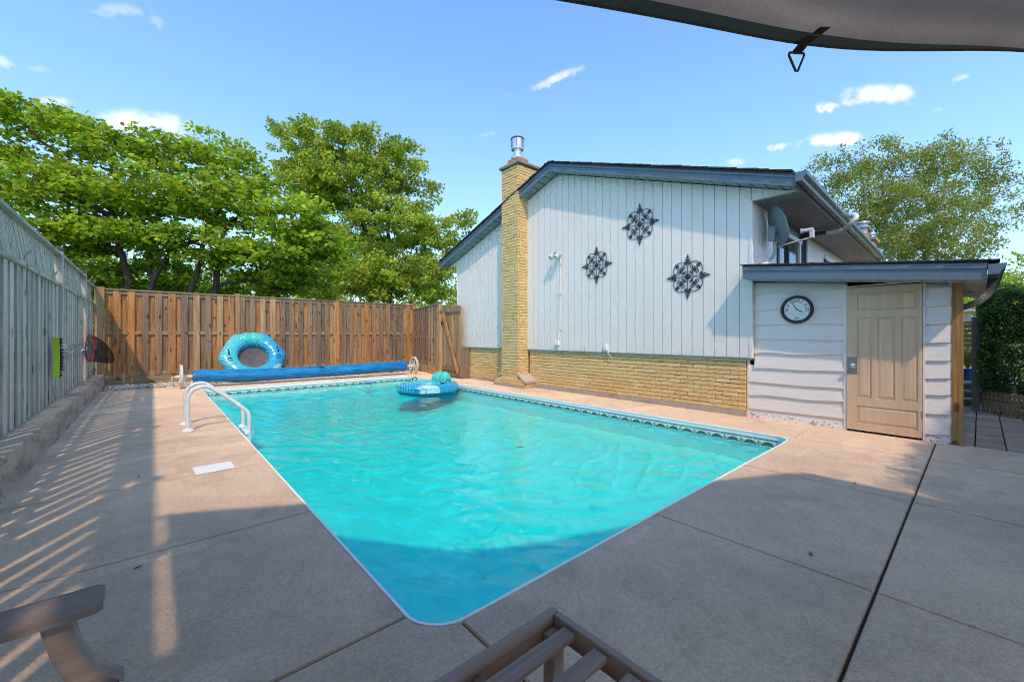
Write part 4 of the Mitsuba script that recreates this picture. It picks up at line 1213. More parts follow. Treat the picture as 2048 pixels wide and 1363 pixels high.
def ring_float(t, mat4, Ro, ri, h, squash, label, rest_in, lift, rest_w):
    """an inflatable river tube: z up in its own frame, head end at +y"""
    n, mseg = 72, 14
    th = np.linspace(0, 2 * math.pi, n + 1)
    hexa = math.cos(math.pi / 6) / np.cos(((th) % (math.pi / 3)) - math.pi / 6)
    Rt = Ro * (squash * hexa + (1 - squash))
    Rt = (Rt + np.roll(Rt[:-1], 1)[np.r_[0:n, 0]] + np.roll(Rt[:-1], -1)[np.r_[0:n, 0]]) / 3
    def sect(a0, a1, grow=0.0):
        a = np.linspace(a0, a1, mseg)
        P = np.zeros((n + 1, mseg, 3))
        for i in range(n + 1):
            mid, half = (Rt[i] + ri) / 2, (Rt[i] - ri) / 2
            ca, sa = np.cos(a), np.sin(a)
            rr = mid + half * np.sign(ca) * np.abs(ca) ** .85
            P[i, :, 0] = rr * math.cos(th[i]); P[i, :, 1] = rr * math.sin(th[i])
            P[i, :, 2] = h * np.sign(sa) * np.abs(sa) ** .85 * (1 + .03 * math.cos(18 * th[i])) 
        return P
    def put(k, m, bs, smooth=True, uv=None):
        v = np.array(m.vertices)
        if uv is not None: uv = v[:, :2].copy()
        m = trimesh.Trimesh(trimesh.transform_points(v, mat4), m.faces, process=False)
        return add(k, m, bs, smooth=smooth, uv=uv)
    top = quadgrid(sect(-.35, math.pi + .1)[:, ::-1])
    put(t + '__top', top, 'float_print_mat', True, uv=1)
    put(t + '__underside', quadgrid(sect(math.pi + .1, 2 * math.pi - .35)[:, ::-1]), 'float_under_mat')
    put(t + '__seam', tube(np.stack([(Rt + .004) * np.cos(th), (Rt + .004) * np.sin(th), np.full(n + 1, -.35 * h)], 1), .007, 6), 'float_under_mat')
    # seat net
    r_ = np.linspace(0, ri + .06, 8)
    P = np.array([[(r * math.cos(a), r * math.sin(a), -.10 + .05 * (r / ri) ** 2 - .02 * math.sin(3 * a) * r) for a in th] for r in r_])
    put(t + '__seat_net', quadgrid(P), 'mesh_fabric_mat')
    for s in (-1, 1):
        a = (.15 if s > 0 else math.pi - .15)
        mid = (Ro + ri) / 2
        c = np.array([mid * math.cos(a), mid * math.sin(a), h * .98])
        hp = [c + np.array([0, -.075, -.01]), c + np.array([0, -.07, .05]), c + np.array([0, -.03, .075]), c + np.array([0, .03, .075]), c + np.array([0, .07, .05]), c + np.array([0, .075, -.01])]
        put(t + '__handle', tube(smoothline(hp, 4), .014, 8), 'black_mat')
        a2 = -.22 if s > 0 else math.pi + .22
        c = np.array([mid * math.cos(a2), mid * math.sin(a2), h * .93])
        put(t + '__cup_holder', lathe([(.058, .02), (.058, .028), (.045, .03), (.043, .01), (.02, .0), (0, 0)], 20, c), 'black_mat', 30)
    # head rest
    P = []
    for i in range(25):
        u = i / 24 * 2 - 1
        w = math.sqrt(max(0, 1 - u ** 8)) * (1 - .06 * math.cos(u * 9))
        a = np.linspace(0, 2 * math.pi, 19)
        cx_ = u * rest_w
        yb = .5 * (Ro * .9 + ri) + .02 - .06 * u * u
        P.append(np.stack([np.full(19, cx_), yb + .17 * w * np.cos(a), h * .72 + lift + rest_in * w * np.sin(a)], 1))
    put(t + '__headrest', quadgrid(np.array(P)), 'float_teal_mat')
    # grab rope
    a = np.linspace(-2.6, -.5, 24)
    put(t + '__rope', tube(np.stack([(Ro * 1.01) * np.cos(a), (Ro * 1.01) * np.sin(a), .06 + .02 * np.sin(a * 6)], 1), .006, 5), 'black_mat')
    tag(t, label, 'pool float', 'blue inflatable river tubes')


TM = trimesh.transformations
m1 = TM.translation_matrix([2.18, 13.72, .66]) @ TM.rotation_matrix(math.radians(57), [1, 0, 0]) @ TM.rotation_matrix(.06, [0, 0, 1])
ring_float(name('river_tube'), m1, .85, .37, .19, .75, 'blue dotted river tube leaning on the brown fence behind the cover reel', .13, -.04, .33)
m2 = TM.translation_matrix([5.33, 9.32, WZ + .10]) @ TM.rotation_matrix(-1.25, [0, 0, 1])
ring_float(name('river_tube'), m2, .80, .34, .15, .4, 'blue dotted river tube afloat in the far right corner of the pool', .20, .06, .25)
labels['river_tube']['group'] = labels['river_tube_001']['group']
add('chlorine_floater__body', lathe([(0, -.12), (.07, -.1), (.105, -.02), (.105, .02), (.0, .03)], 24, (4.72, 11.72, WZ)), 'white_mat', smooth=30)
add('chlorine_floater__lid', lathe([(.107, .015), (.107, .055), (.09, .075), (0, .085)], 24, (4.72, 11.72, WZ)), 'floater_blue_mat', smooth=30)
tag('chlorine_floater', 'blue and white chlorine floater by the far wall of the pool', 'floater')


def leaf_obj(x, y, z, s, a, label):
    p = np.array([(-1, 0, 0), (-.5, .28, .06), (.2, .36, .12), (.75, .2, .05), (1, 0, .0), (.7, -.2, .05), (.15, -.3, .12), (-.5, -.25, .05), (0, 0, -.0), (1.5, .22, .12)]) * s
    ca, sa = math.cos(a), math.sin(a)
    p = np.stack([p[:, 0] * ca - p[:, 1] * sa + x, p[:, 0] * sa + p[:, 1] * ca + y, p[:, 2] + z], 1)
    f = [[8, i, (i + 1) % 8] for i in range(8)] + [[4, 9, 5]]
    k = add('fallen_leaf', trimesh.Trimesh(p, f, process=False), 'dead_leaf_mat')
    tag(k, label, 'leaf')


leaf_obj(3.55, 3.90, WZ + .012, .055, -.7, 'dark green leaf floating in the middle of the pool')
leaf_obj(2.93, .66, .004, .025, .4, 'dark leaf on the deck at the lower right')
leaf_obj(-.06, 3.10, .004, .022, .2, 'dark leaf on the deck at the lower left')
leaf_obj(-.09, 5.07, .004, .022, 1.2, 'dark leaf in the fence shade left of the skimmer lid')
leaf_obj(4.63, .72, .004, .022, -.4, 'dark leaf on the deck near the pool corner by the shed')

# brush and net hanging on the grey fence
bx, by = -1.03, 8.66
P = []
for i in range(15):
    u = i / 14
    z = .68 + .58 * u
    off = -.045 * (2 * u - 1) ** 2
    P.append([(bx + a, by + off * 1.6 + b, z) for a, b in ((-.02, -.02), (.04, -.02), (.04, .02), (-.02, .02), (-.02, -.02))])
add('pool_brush__head', quadgrid(np.array(P)), 'lime_mat', smooth=30)
rb = np.random.RandomState(2)
bm = []
for i in range(420):
    u = rb.rand(); z = .69 + .56 * u
    off = -.045 * (2 * u - 1) ** 2 * 1.6
    a = np.array([bx + rb.uniform(-.015, .035), by + off + .015, z])
    b = a + np.array([rb.uniform(.0, .05), rb.uniform(.06, .10), rb.uniform(-.012, .012)])
    bm.append(tube([a, b], [.006, .004], 4))
add('pool_brush__bristles', cat(bm), 'bristle_mat')
add('pool_brush__pole', tube([(bx, by + .01, .98), (bx, 11.9, 1.03)], .016, 10), 'pole_mat', smooth=35)
for y in (9.9, 11.2, 11.8):
    add('pool_brush__hook', tube(smoothline([(FX + .0, y, 1.06), (FX + .05, y, 1.02), (FX + .09, y, 1.0), (FX + .10, y + .03, 1.06)], 5), .007, 6), 'white_mat')
tag('pool_brush', 'lime green pool brush with black bristles hung on the grey fence', 'brush')
add('leaf_net__pole', tube([(-1.02, 9.3, 1.12), (-1.01, 12.3, 1.14)], .014, 10), 'pole_mat', smooth=35)
add('leaf_net__grip', lathe([(.03, 0), (.036, .02), (.03, .04), (.018, .03)], 16, (-1.02, 9.28, 1.12), (0, 1, 0)), 'white_mat', smooth=30)
th = np.linspace(0, 2 * math.pi, 33)
rimp = np.stack([-.985 + .05 * np.cos(th), 12.36 + .02 * np.cos(th), 1.02 + .28 * np.sin(th)], 1)
rimp = np.stack([-.98 + .16 * np.cos(th) * .35, 12.35 + .05 * np.cos(th), 1.02 + .28 * np.sin(th)], 1)
add('leaf_net__rim', tube(rimp, .014, 8, False), 'red_mat', smooth=True)
cen = rimp.mean(0)
P = []
for q, (f, sh) in enumerate([(1.0, (0, 0, 0)), (.97, (.08, .1, -.03)), (.85, (.18, .22, -.10)), (.62, (.27, .34, -.18)), (.3, (.33, .42, -.25)), (.04, (.35, .44, -.30))]):
    P.append(cen + (rimp - cen) * f + np.array(sh))
scene['net_mat'] = {'type': 'mask', 'opacity': 0.6, 'b': {'type': 'twosided', 'b': {'type': 'diffuse', 'reflectance': {'type': 'rgb', 'value': [.03, .026, .025]}}}}
add('leaf_net__bag', quadgrid(np.array(P)), 'net_mat', smooth=True)
tag('leaf_net', 'red rimmed leaf net with dark mesh bag hung in the fence corner', 'net')

# ------------------------------------------------------------------ chair, table, canopy in the foreground
ax1 = -.095
arm = Polygon([(-.95, 1.475), (ax1 - .015, 1.475), (ax1, 1.49), (ax1, 1.575), (ax1 - .015, 1.59), (-.95, 1.59)])
m = prism(arm, .024); m.apply_translation([0, 0, .594])
add('wooden_chair__arm', m, 'chair_mat')
sup_r = [(-.150, .593), (-.141, .52), (-.112, .447), (-.085, .412), (-.058, .385)]
sup_l = [(-.058, .30), (-.105, .345), (-.148, .41), (-.179, .481), (-.195, .54), (-.206, .593)]
def xzprism(poly, y0, y1):
    m = prism(Polygon(poly), y1 - y0); v = m.vertices
    return trimesh.Trimesh(np.stack([v[:, 0], y0 + v[:, 2], v[:, 1]], 1), m.faces[:, ::-1], process=False)
sup = [tuple(p) for p in smoothline(sup_r, 6)] + [tuple(p) for p in smoothline(sup_l, 6)]
add('wooden_chair__arm_support', xzprism(sup, 1.497, 1.56), 'chair_mat')
add('wooden_chair__seat_frame', cat(cbox(-.85, -.0, 1.49, 1.53, .24, .31, .005), cbox(-.85, .0, .90, .94, .24, .31, .005), cbox(-.04, .0, .94, 1.49, .24, .31, .005)), 'chair_mat')
add('wooden_chair__leg', cbox(-.06, -.01, 1.532, 1.582, 0, .30, .004), 'chair_mat')
for y in (.90, 1.53):
    add('wooden_chair__leg', cbox(-.9, -.85, y, y + .05, 0, .62, .004), 'chair_mat')
add('wooden_chair__leg', cbox(-.06, -.01, .885, .935, 0, .30, .004), 'chair_mat')
cs = cbox(-.84, -.03, .95, 1.485, .312, .412, .03)
add('wooden_chair__cushion', cs, 'cushion_mat', smooth=50)
tag('wooden_chair', 'brown wooden armchair with a curved arm support at the lower left', 'chair')

tx1, ty1, th_ = .945, .887, .45
tx0, ty0 = .15, .05
add('slatted_table__frame_rail', cbox(tx0, tx1, ty1 - .028, ty1, .385, th_, .003), 'table_mat')
add('slatted_table__frame_rail', cbox(tx1 - .026, tx1, ty0, ty1 - .030, .385, th_, .003), 'table_cross_mat')
add('slatted_table__frame_rail', cbox(tx0, tx1, ty0 - .03, ty0 - .002, .385, th_, .003), 'table_mat')
add('slatted_table__frame_rail', cbox(tx0 - .028, tx0 - .002, ty0 - .03, ty1, .385, th_, .003), 'table_cross_mat')
y = .811
while y > ty0 + .06:
    add('slatted_table__slat', cbox(tx0 + .002, tx1 - .029, y - .044, y, .421, .441, .003), 'table_mat')
    y -= .109
add('slatted_table__cross_rail', cbox(.615, .645, ty0, ty1 - .030, .385, .419, .003), 'table_cross_mat')
add('slatted_table__cross_rail', cbox(.30, .33, ty0, ty1 - .030, .385, .419, .003), 'table_cross_mat')
for lx in (tx0 + .0, tx1 - .075):
    for ly in (ty0, ty1 - .078):
        add('slatted_table__leg', cbox(lx, lx + .045, ly, ly + .045, 0, .42, .003), 'table_mat')
tag('slatted_table', 'low brown slatted wooden table in the foreground', 'table')

E_ = smoothline([(-.96, 2.10, 2.44), (.2, 1.43, 2.43), (1.027, .927, 2.42), (1.486, .666, 2.415), (1.861, .438, 2.40), (2.092, .275, 2.40), (2.581, -.114, 2.415), (3.1, -.40, 2.43), (3.62, -.72, 2.45)], 8)
win = np.sin(np.linspace(0, math.pi, len(E_))) ** .7
rows = []
for f in (0, .02, .04, .06, .08, .1, .12, .14, .17, .20, .24, .28, .32, .37, .42, .48, .55, .65, .75, .87, 1.0):
    row = E_ * (1 - f) + np.array([E_[:, 0] * .25 + .75, np.full(len(E_), -.95), np.full(len(E_), 3.0)]).T * f
    fade = win * min(1, (1 - f) * 5)
    row[:, 2] += fade * min(1, f * 6) * .05 * (meshkit.noise(np.stack([row[:, 0] * 3.5, row[:, 1] * 5, row[:, 2]], 1)) - .5) - win * .05 * math.sin(f * math.pi)
    row[:, 2] += fade * min(1, f * 8) * .022 * np.sin(np.arange(len(E_)) * .16 + f * 40 + 2 * math.sin(f * 9))
    rows.append(row)
add('canopy__top', quadgrid(np.array(rows)), 'canvas_mat', smooth=True)
C1, C2, C3, C4 = E_[0], E_[-1], np.array([3.62, -2.15, 2.45]), np.array([-.96, -2.15, 2.44])
rd = [np.array([.51, -.95, 3.0]), np.array([1.655, -.95, 3.0])]
for q in ((E_[0], rd[0], C4), (E_[-1], C3, rd[1]), (C3, C4, rd[0]), (C3, rd[0], rd[1])):
    add('canopy__top', trimesh.Trimesh(np.array(q), [[0, 1, 2]], process=False), 'canvas_mat')
dep = np.interp(np.linspace(0, 1, len(E_)), [0, .3, .48, .62, .80, 1.0], [.07, .065, .06, .055, .012, .05])
out = np.array([.5, .86, 0])
V = np.stack([E_ + [0, 0, .0] - out * .0, E_ - [0, 0, 1] * dep[:, None] * .25 - out * (dep[:, None] * 1.0)], 0)
V = np.stack([E_ + np.stack([0 * dep, 0 * dep, dep * .55], 1) * 0 , E_ - out * dep[:, None] + [0, 0, 1] * (dep[:, None] * .10)], 0)
V[1, :, 2] -= .006
add('canopy__hem', quadgrid(V), 'valance_mat', smooth=True)
add('canopy__edge_cord', tube(E_, .004, 6), 'valance_mat')
for (x, y) in ((-.76, 1.86), (3.5, -.75), (3.55, -2.05), (-.86, -2.05)):
    add('canopy__leg', cbox(x - .035, x + .035, y - .035, y + .035, 0, 2.46, .004), 'drum_black_mat')
tag('canopy', 'taupe fabric canopy edge overhead at the upper right', 'canopy')
sb = np.array([1.852, .452, 2.40])
rt_ = np.array([math.cos(AZ), -math.sin(AZ), 0])
fwv = np.array([math.sin(AZ), math.cos(AZ), 0])
p0, p1 = sb - fwv * .07 + rt_ * .04 + [0, 0, .012], sb - fwv * .02 - rt_ * 0 + [0, 0, -.01]
p2 = sb - rt_ * .012 + [0, 0, -.028]
w = rt_ * .020
P = np.array([[a - w, a + w] for a in (p0, p1, p2)])
P2 = P - fwv * .006
add('canopy__strap', cat(quadgrid(P), quadgrid(P2[:, ::-1])), 'strap_mat')
c = p2
tri = [c - rt_ * .027 + [0, 0, .0], c + rt_ * .027 + [0, 0, -.004], c + rt_ * .028 + [0, 0, -.012], c + rt_ * .004 + [0, 0, -.071], c - rt_ * .004 + [0, 0, -.071], c - rt_ * .030 + [0, 0, -.010], c - rt_ * .027 + [0, 0, .0]]
add('canopy__ring', tube(tri, .0042, 8), 'drum_black_mat', smooth=40)

# ------------------------------------------------------------------ patio, hedge and garden beyond the shed
rv = np.random.RandomState(9)
pid = 0
y = -3.2
tag(add('patio_bed', box(7.2, 16, -4, .9, -.09, -.045), 'soil_mat'), 'dark sand bed under the patio stones', kind='structure')
rows_ = []
while y < .62:
    hrow = [.18, .24, .24, .3][rv.randint(4)]
    x = 7.205 - rv.uniform(0, .2)
    while x < 11.2:
        wv = [.24, .3, .4, .5][rv.randint(4)]
        a, b = max(x, 7.205), x + wv
        if b - a > .05:
            add('patio__stone', cbox(a + .008, b - .008, y + .006, y + hrow - .006, -.05, -.003 + rv.uniform(-.003, .003), .006), PAVER[rv.randint(3)])
        x = b
    y += hrow
tag('patio', 'patio of mixed size grey brown stone pavers right of the shed', kind='structure')


def leaf_cloud(centers, spread, n_each, size, cols, rng, flat=.5, up=.6, shape='oval', core=None):
    """leaf-sized folded faces round each cluster centre; returns mesh and vertex colours"""
    c = np.repeat(centers, n_each, 0)
    N = len(c)
    sp = np.repeat(np.broadcast_to(spread, (len(centers), 3)), n_each, 0)
    u = rng.normal(size=(N, 3)); u /= np.linalg.norm(u, axis=1, keepdims=True)
    pos = c + u * sp * (rng.rand(N, 1) ** .45)
    s = size * rng.uniform(.65, 1.25, N)
    nrm = rng.normal(size=(N, 3)) * flat + [0, 0, up]
    nrm /= np.linalg.norm(nrm, axis=1, keepdims=True)
    t = rng.normal(size=(N, 3)); t -= nrm * (t * nrm).sum(1, keepdims=True); t /= np.linalg.norm(t, axis=1, keepdims=True)
    b = np.cross(nrm, t)
    if shape == 'round':
        prof = [(-.5, 0), (-.28, .42), (.15, .46), (.55, 0), (.15, -.46), (-.28, -.42)]
    elif shape == 'maple':
        prof = [(-.5, 0), (-.1, .55), (.12, .22), (.6, 0), (.12, -.22), (-.1, -.55)]
    else:
        prof = [(-.5, 0), (0, .26), (.5, 0), (0, -.26)]
    k = len(prof)
    droop = nrm * (-.16)
    V = np.stack([pos + s[:, None] * (t * a + b * q + droop * (abs(q) * 1.2 + max(0, a) * .5)) for a, q in prof], 1)
    if k == 6: f = np.array([[0, 3, 1], [1, 3, 2], [0, 5, 3], [3, 5, 4]])
    else: f = np.array([[0, 2, 1], [0, 3, 2]])
    F = (f[None] + (np.arange(N) * k)[:, None, None]).reshape(-1, 3)
    cols = np.asarray(cols, float)
    tone = np.repeat(rng.uniform(.72, 1.28, (len(centers), 1)), n_each, 0)
    ci = np.clip(cols[rng.choice(len(cols), N)] * 1.75 * tone * rng.uniform(.8, 1.2, (N, 1)), 0, .8)
    return trimesh.Trimesh(V.reshape(-1, 3), F, process=False), np.repeat(ci, k, 0)


def sample_blobs(blobs, per, rng, shell=.55):
    out_ = []
    for bl in blobs:
        x, y, z, rh, rz = bl
        n = max(2, int(per * rh * rh * rz ** .6))
        u = rng.normal(size=(n, 3)); u /= np.linalg.norm(u, axis=1, keepdims=True)
        r = shell + (1 - shell) * rng.rand(n, 1)
        r = np.where(rng.rand(n, 1) < .3, rng.rand(n, 1) ** .5, r)
        out_.append(np.array([x, y, z]) + u * r * [rh, rh, rz])
    return np.vstack(out_)


def tree(key, trunks, blobs, per, spread, n_each, size, cols, seed, label, cat_='tree', bark='bark_mat', r0=.14, flat=.5, up=.6, shape='oval', twig=.012):
    rng = np.random.RandomState(seed)
    key = name(key)
    cen_ = sample_blobs(blobs, per, rng)
    parts, pts = [], []
    for i, tr in enumerate(trunks):
        p = smoothline(tr, 5)
        p[1:-1] += rng.normal(size=(len(p) - 2, 3)) * .025
        ra = r0 if i < 2 or tr[0][2] < 2 else r0 * .6
        parts.append(tube(p, np.linspace(ra, ra * .28, len(p)), 7))
        pts.append(p[len(p) // 3:])
    if pts:
        pts = np.vstack(pts)
        order = np.argsort([np.min(np.linalg.norm(pts - c, axis=1)) for c in cen_])
        nodes = list(pts)
        arr = np.array(nodes)
        grown = [arr]
        for o in order:
            c = cen_[o]
            allp = np.vstack(grown)
            d = np.linalg.norm(allp - c, axis=1) + .6 * np.maximum(0, allp[:, 2] - c[2])
            q = allp[np.argmin(d)]
            L = np.linalg.norm(c - q)
            if L > 2.6: continue
            mid = (q + c) / 2 + rng.normal(size=3) * .06 * L + [0, 0, .10 * L]
            seg = np.array([q, q * .56 + mid * .44, mid, mid * .5 + c * .5, c])
            parts.append(tube(seg, np.linspace(twig * (1 + .5 * L), twig * .4, 5), 4, False))
            grown.append(seg[1:])
        scene_k = add(key + '__trunk', cat(parts), bark, smooth=True)
    m, col = leaf_cloud(cen_, spread, n_each, size, cols, rng, flat, up, shape)
    add(key + '__crown', m, 'leaf_mat', color=col)
    tag(key, label, cat_)
    return key


REDBUD = [(-2.79, 19.08, 7.95, 1.22, 0.43), (-3.23, 18.79, 7.94, 0.58, 0.26), (-3.78, 19.28, 7.13, 1.17, 0.73), (-1.76, 18.17, 7.50, 1.22, 0.52), (-0.82, 18.01, 6.98, 1.35, 0.57), (0.32, 17.67, 7.37, 1.32, 0.56), (1.62, 17.20, 7.51, 1.28, 0.58), (2.38, 16.53, 6.82, 0.85, 0.51), (-2.68, 18.31, 6.04, 1.61, 0.53), (-1.48, 17.92, 5.40, 1.98, 0.69), (0.31, 17.02, 5.72, 1.90, 0.79), (1.68, 16.48, 5.72, 1.64, 0.90), (2.57, 15.04, 5.56, 0.95, 0.63), (3.40, 14.31, 5.01, 1.19, 0.67), (4.15, 14.31, 4.49, 1.23, 0.69), (-2.34, 18.27, 4.26, 1.63, 0.53), (-0.64, 17.85, 4.37, 2.06, 0.54), (1.18, 16.79, 4.22, 1.80, 0.55), (3.14, 15.07, 4.06, 1.63, 0.69), (4.82, 14.39, 4.27, 0.77, 0.51), (-4.00, 19.47, 5.23, 1.17, 1.02), (4.31, 14.84, 3.76, 1.19, 0.48), (-3.26, 20.15, 3.66, 1.27, 0.48), (-1.48, 18.59, 3.42, 1.43, 0.41), (-.3, 18.9, 2.95, 1.3, .35), (1.4, 18.2, 3.0, 1.2, .35), (2.9, 16.9, 3.1, 1.1, .4), (-2.0, 19.2, 2.8, 1.2, .35), (3.3, 15.9, 3.3, 1.1, .4), (0.34, 18.59, 3.53, 1.21, 0.38), (2.13, 16.75, 3.76, 1.02, 0.48), (-2.51, 19.22, 3.23, 0.94, 0.37), (4.07, 16.39, 3.29, 1.46, 0.48)]
MAPLE = [(6.18, 26.51, 12.82, 1.23, 1.17), (7.08, 24.39, 11.92, 1.82, 1.18), (8.76, 22.91, 11.64, 2.24, 1.18), (10.67, 21.90, 11.15, 1.77, 1.32), (11.78, 21.59, 9.75, 1.11, 1.29), (8.70, 24.29, 10.04, 3.51, 1.75), (6.66, 24.75, 9.82, 1.82, 1.40), (10.24, 22.27, 7.85, 2.72, 1.57), (12.00, 21.40, 7.12, 1.75, 1.46), (13.93, 20.37, 8.58, 0.60, 1.07), (14.68, 20.38, 7.36, 0.61, 0.85), (13.64, 21.29, 7.21, 1.37, 1.37), (8.70, 24.29, 6.82, 2.63, 1.46), (10.90, 22.36, 4.92, 3.22, 1.46), (11.92, 20.14, 4.35, 1.68, 1.54), (7.23, 26.91, 4.77, 2.44, 1.37), (9.18, 22.54, 4.35, 2.24, 1.26), (5.63, 26.99, 11.21, 0.88, 0.88)]
BIRCH = [(27.12, 5.48, 9.98, 1.07, 0.96), (28.12, 4.60, 10.38, 1.23, 1.29), (29.33, 3.54, 10.65, 1.39, 1.23), (30.74, 2.30, 10.12, 2.14, 1.29), (31.85, 1.33, 11.19, 0.96, 0.80), (34.56, 0.28, 11.08, 1.29, 1.12), (35.41, -0.46, 9.54, 1.12, 1.29), (36.56, -1.47, 9.12, 0.73, 1.12), (28.53, 4.24, 8.24, 2.14, 1.39), (30.54, 2.48, 7.97, 2.68, 1.55), (34.04, 0.74, 8.56, 1.68, 1.46), (35.72, -0.74, 7.72, 1.01, 0.84), (29.94, 3.01, 6.23, 2.41, 1.07), (31.75, 1.42, 6.23, 2.41, 1.21), (34.67, 0.19, 6.03, 1.01, 0.73), (34.88, 0.00, 10.24, 0.84, 1.12)]
BUSH = [(23.57, -0.72, 3.29, 1.00, 0.66), (21.55, -0.28, 2.73, 0.68, 0.43), (25.73, -1.28, 3.81, 0.97, 0.97), (23.90, 0.32, 2.64, 0.78, 0.47)]
FAR = [(-4.48, 49.15, 5.40, 3.73, 1.66), (-1.33, 45.06, 4.68, 3.22, 1.21), (2.51, 45.69, 4.68, 3.51, 1.14), (5.48, 40.42, 4.57, 2.90, 1.24), (8.90, 37.41, 5.19, 3.31, 1.86), (13.06, 36.43, 5.20, 3.51, 2.19), (17.96, 34.80, 5.19, 3.70, 1.85), (19.65, 30.65, 4.76, 2.19, 1.75), (-6.70, 45.78, 4.92, 2.92, 1.46)]
GR1 = [(.22, .31, .02), (.27, .34, .025), (.17, .26, .02), (.32, .36, .045), (.13, .22, .03)]
GR2 = [(.25, .31, .04), (.29, .34, .045), (.20, .27, .035), (.33, .35, .055), (.155, .23, .035)]
GR3 = [(.21, .24, .05), (.17, .21, .04), (.25, .26, .06), (.13, .18, .04)]
GR4 = [(.05, .085, .02), (.07, .105, .025), (.035, .065, .018)]
GR5 = [(.035, .085, .035), (.05, .105, .04), (.07, .13, .04)]
tree('redbud_tree', [
    [(-0.35, 17.86, 0), (-0.35, 17.86, 1.77), (-0.58, 17.8, 3.03), (-0.75, 17.68, 3.93), (-0.91, 17.56, 4.97), (-1.64, 17.93, 5.82), (-2.19, 18.28, 6.68), (-2.73, 18.62, 7.38)],
    [(.1, 17.74, 0), (0.1, 17.74, 1.45), (0.05, 17.65, 2.98), (0.32, 17.54, 3.73), (1.07, 17.15, 4.43), (1.72, 16.85, 5.65)],
    [(0.05, 17.65, 2.98), (-0.07, 17.89, 3.73), (-0.17, 18.11, 5.07), (-0.05, 17.87, 6.34)],
    [(.98, 17.36, 0), (0.98, 17.36, 1.45), (0.97, 17.24, 2.61), (1.16, 16.94, 3.59), (1.3, 16.68, 4.55), (1.42, 16.84, 6.09)],
    [(1.55, 17.26, 0), (1.55, 17.26, 1.45), (1.62, 17.2, 2.99), (1.69, 17.14, 3.84), (1.74, 17.09, 4.52), (2.48, 16.18, 5.49), (3.14, 15.07, 5.69)],
    [(1.74, 17.09, 2.99), (2.26, 16.64, 3.11), (3.07, 16.2, 2.93), (3.75, 15.74, 2.68)],
    [(-0.81, 17.73, 3.93), (-1.65, 18.07, 4.33), (-2.75, 18.77, 4.73)], [(1.62, 17.2, 3.67), (2.69, 15.73, 4.1), (4.18, 14.42, 4.43)],
    [(-.91, 17.6, 4.97), (-1.9, 18.2, 5.5), (-3.0, 18.8, 6.0)], [(1.72, 16.85, 5.65), (1.9, 16.8, 6.6), (1.9, 16.9, 7.3)]],
    REDBUD, 36, (.44, .44, .17), 33, .125, GR1, 11, 'spreading light green tree with large leaves behind the left end of the brown fence', r0=.13, flat=.42, up=.75, shape='round', twig=.011)
tree('maple_tree', [
    [(10.42, 22.79, 0), (10.42, 22.79, 1.56), (10.46, 22.75, 5.07), (10.37, 22.82, 7.99), (10.24, 22.94, 10.33)],
    [(9.5, 23.32, 0), (9.5, 23.32, 1.85), (9.55, 23.28, 4.46), (9.39, 23.42, 6.78), (8.96, 23.8, 8.52), (8.63, 24.09, 10.55)],
    [(9.55, 23.28, 6.2), (9.68, 22.9, 7.88), (10.07, 22.56, 9.03)], [(10.46, 22.75, 6.24), (11.56, 21.78, 7.41), (12.22, 21.21, 7.7)],
    [(9.07, 23.7, 8.23), (7.23, 24.92, 10.14), (6.37, 25.67, 11.58)], [(10.37, 22.82, 7.99), (10.9, 22.36, 9.75), (11.34, 21.98, 10.92)]],
    MAPLE, 11, (.50, .50, .30), 58, .15, GR2, 12, 'tall dense olive green tree behind the brown fence, left of the chimney', r0=.2, flat=.8, up=.6, shape='maple', twig=.016)
tree('birch_tree', [
    [(29.03, 3.8, 0), (29.03, 3.8, 1.01), (28.97, 3.85, 4.22), (28.89, 3.93, 6.9), (28.75, 4.05, 8.51), (28.53, 4.24, 10.12)],
    [(30.14, 2.83, 0), (30.14, 2.83, 1.01), (29.94, 3.01, 4.22), (29.54, 3.36, 7.97), (29.43, 3.45, 10.12)],
    [(30.74, 2.3, 0), (30.74, 2.3, 1.01), (31.15, 1.95, 5.29), (32.47, 1.45, 8.12), (32.88, 1.09, 10.86)],
    [(31.15, 1.95, 5.29), (33.95, 0.55, 7.38), (35.51, -0.55, 9.12), (36.35, -1.29, 9.68)], [(29.43, 3.45, 7.97), (30.54, 2.48, 9.58)]],
    BIRCH, 17, (.42, .42, .36), 46, .15, GR3, 13, 'loose pale trunked birch tree beyond the shed roof at the right', bark='birch_bark_mat', r0=.15, flat=1.0, up=.3, twig=.014)
tree('bush', [], BUSH, 14, (.45, .45, .3), 40, .16, GR1, 14, 'bright green bush behind the hedge at the right edge', 'bush', flat=.8)
for bl, lb in (([(-1.76, 27.84, 4.32, 1.71, 0.97), (-4.15, 29.98, 4.09, 1.53, 0.77)], 'broad green tree filling the gap beside the leftmost trunk'), ([(0.25, 27.13, 4.20, 1.46, 1.10), (0.69, 27.32, 4.09, 1.53, 0.92)], 'broad green tree behind the forked trunk of the light green tree'), ([(2.42, 25.81, 4.34, 1.53, 1.15), (3.95, 25.79, 3.95, 1.61, 0.80)], 'broad green tree behind the rightmost trunk of the light green tree')):
    x, y, z, rh, rz = bl[0]
    tree('understory_tree', [[(x, y, 0), (x + .1, y, 1.5), (x, y, z)]], bl + [(x, y, z - 1.7, rh, 1.0)], 13, (.6, .6, .35), 42, .17, GR1, int(50 + y), lb, twig=.02, flat=.9)
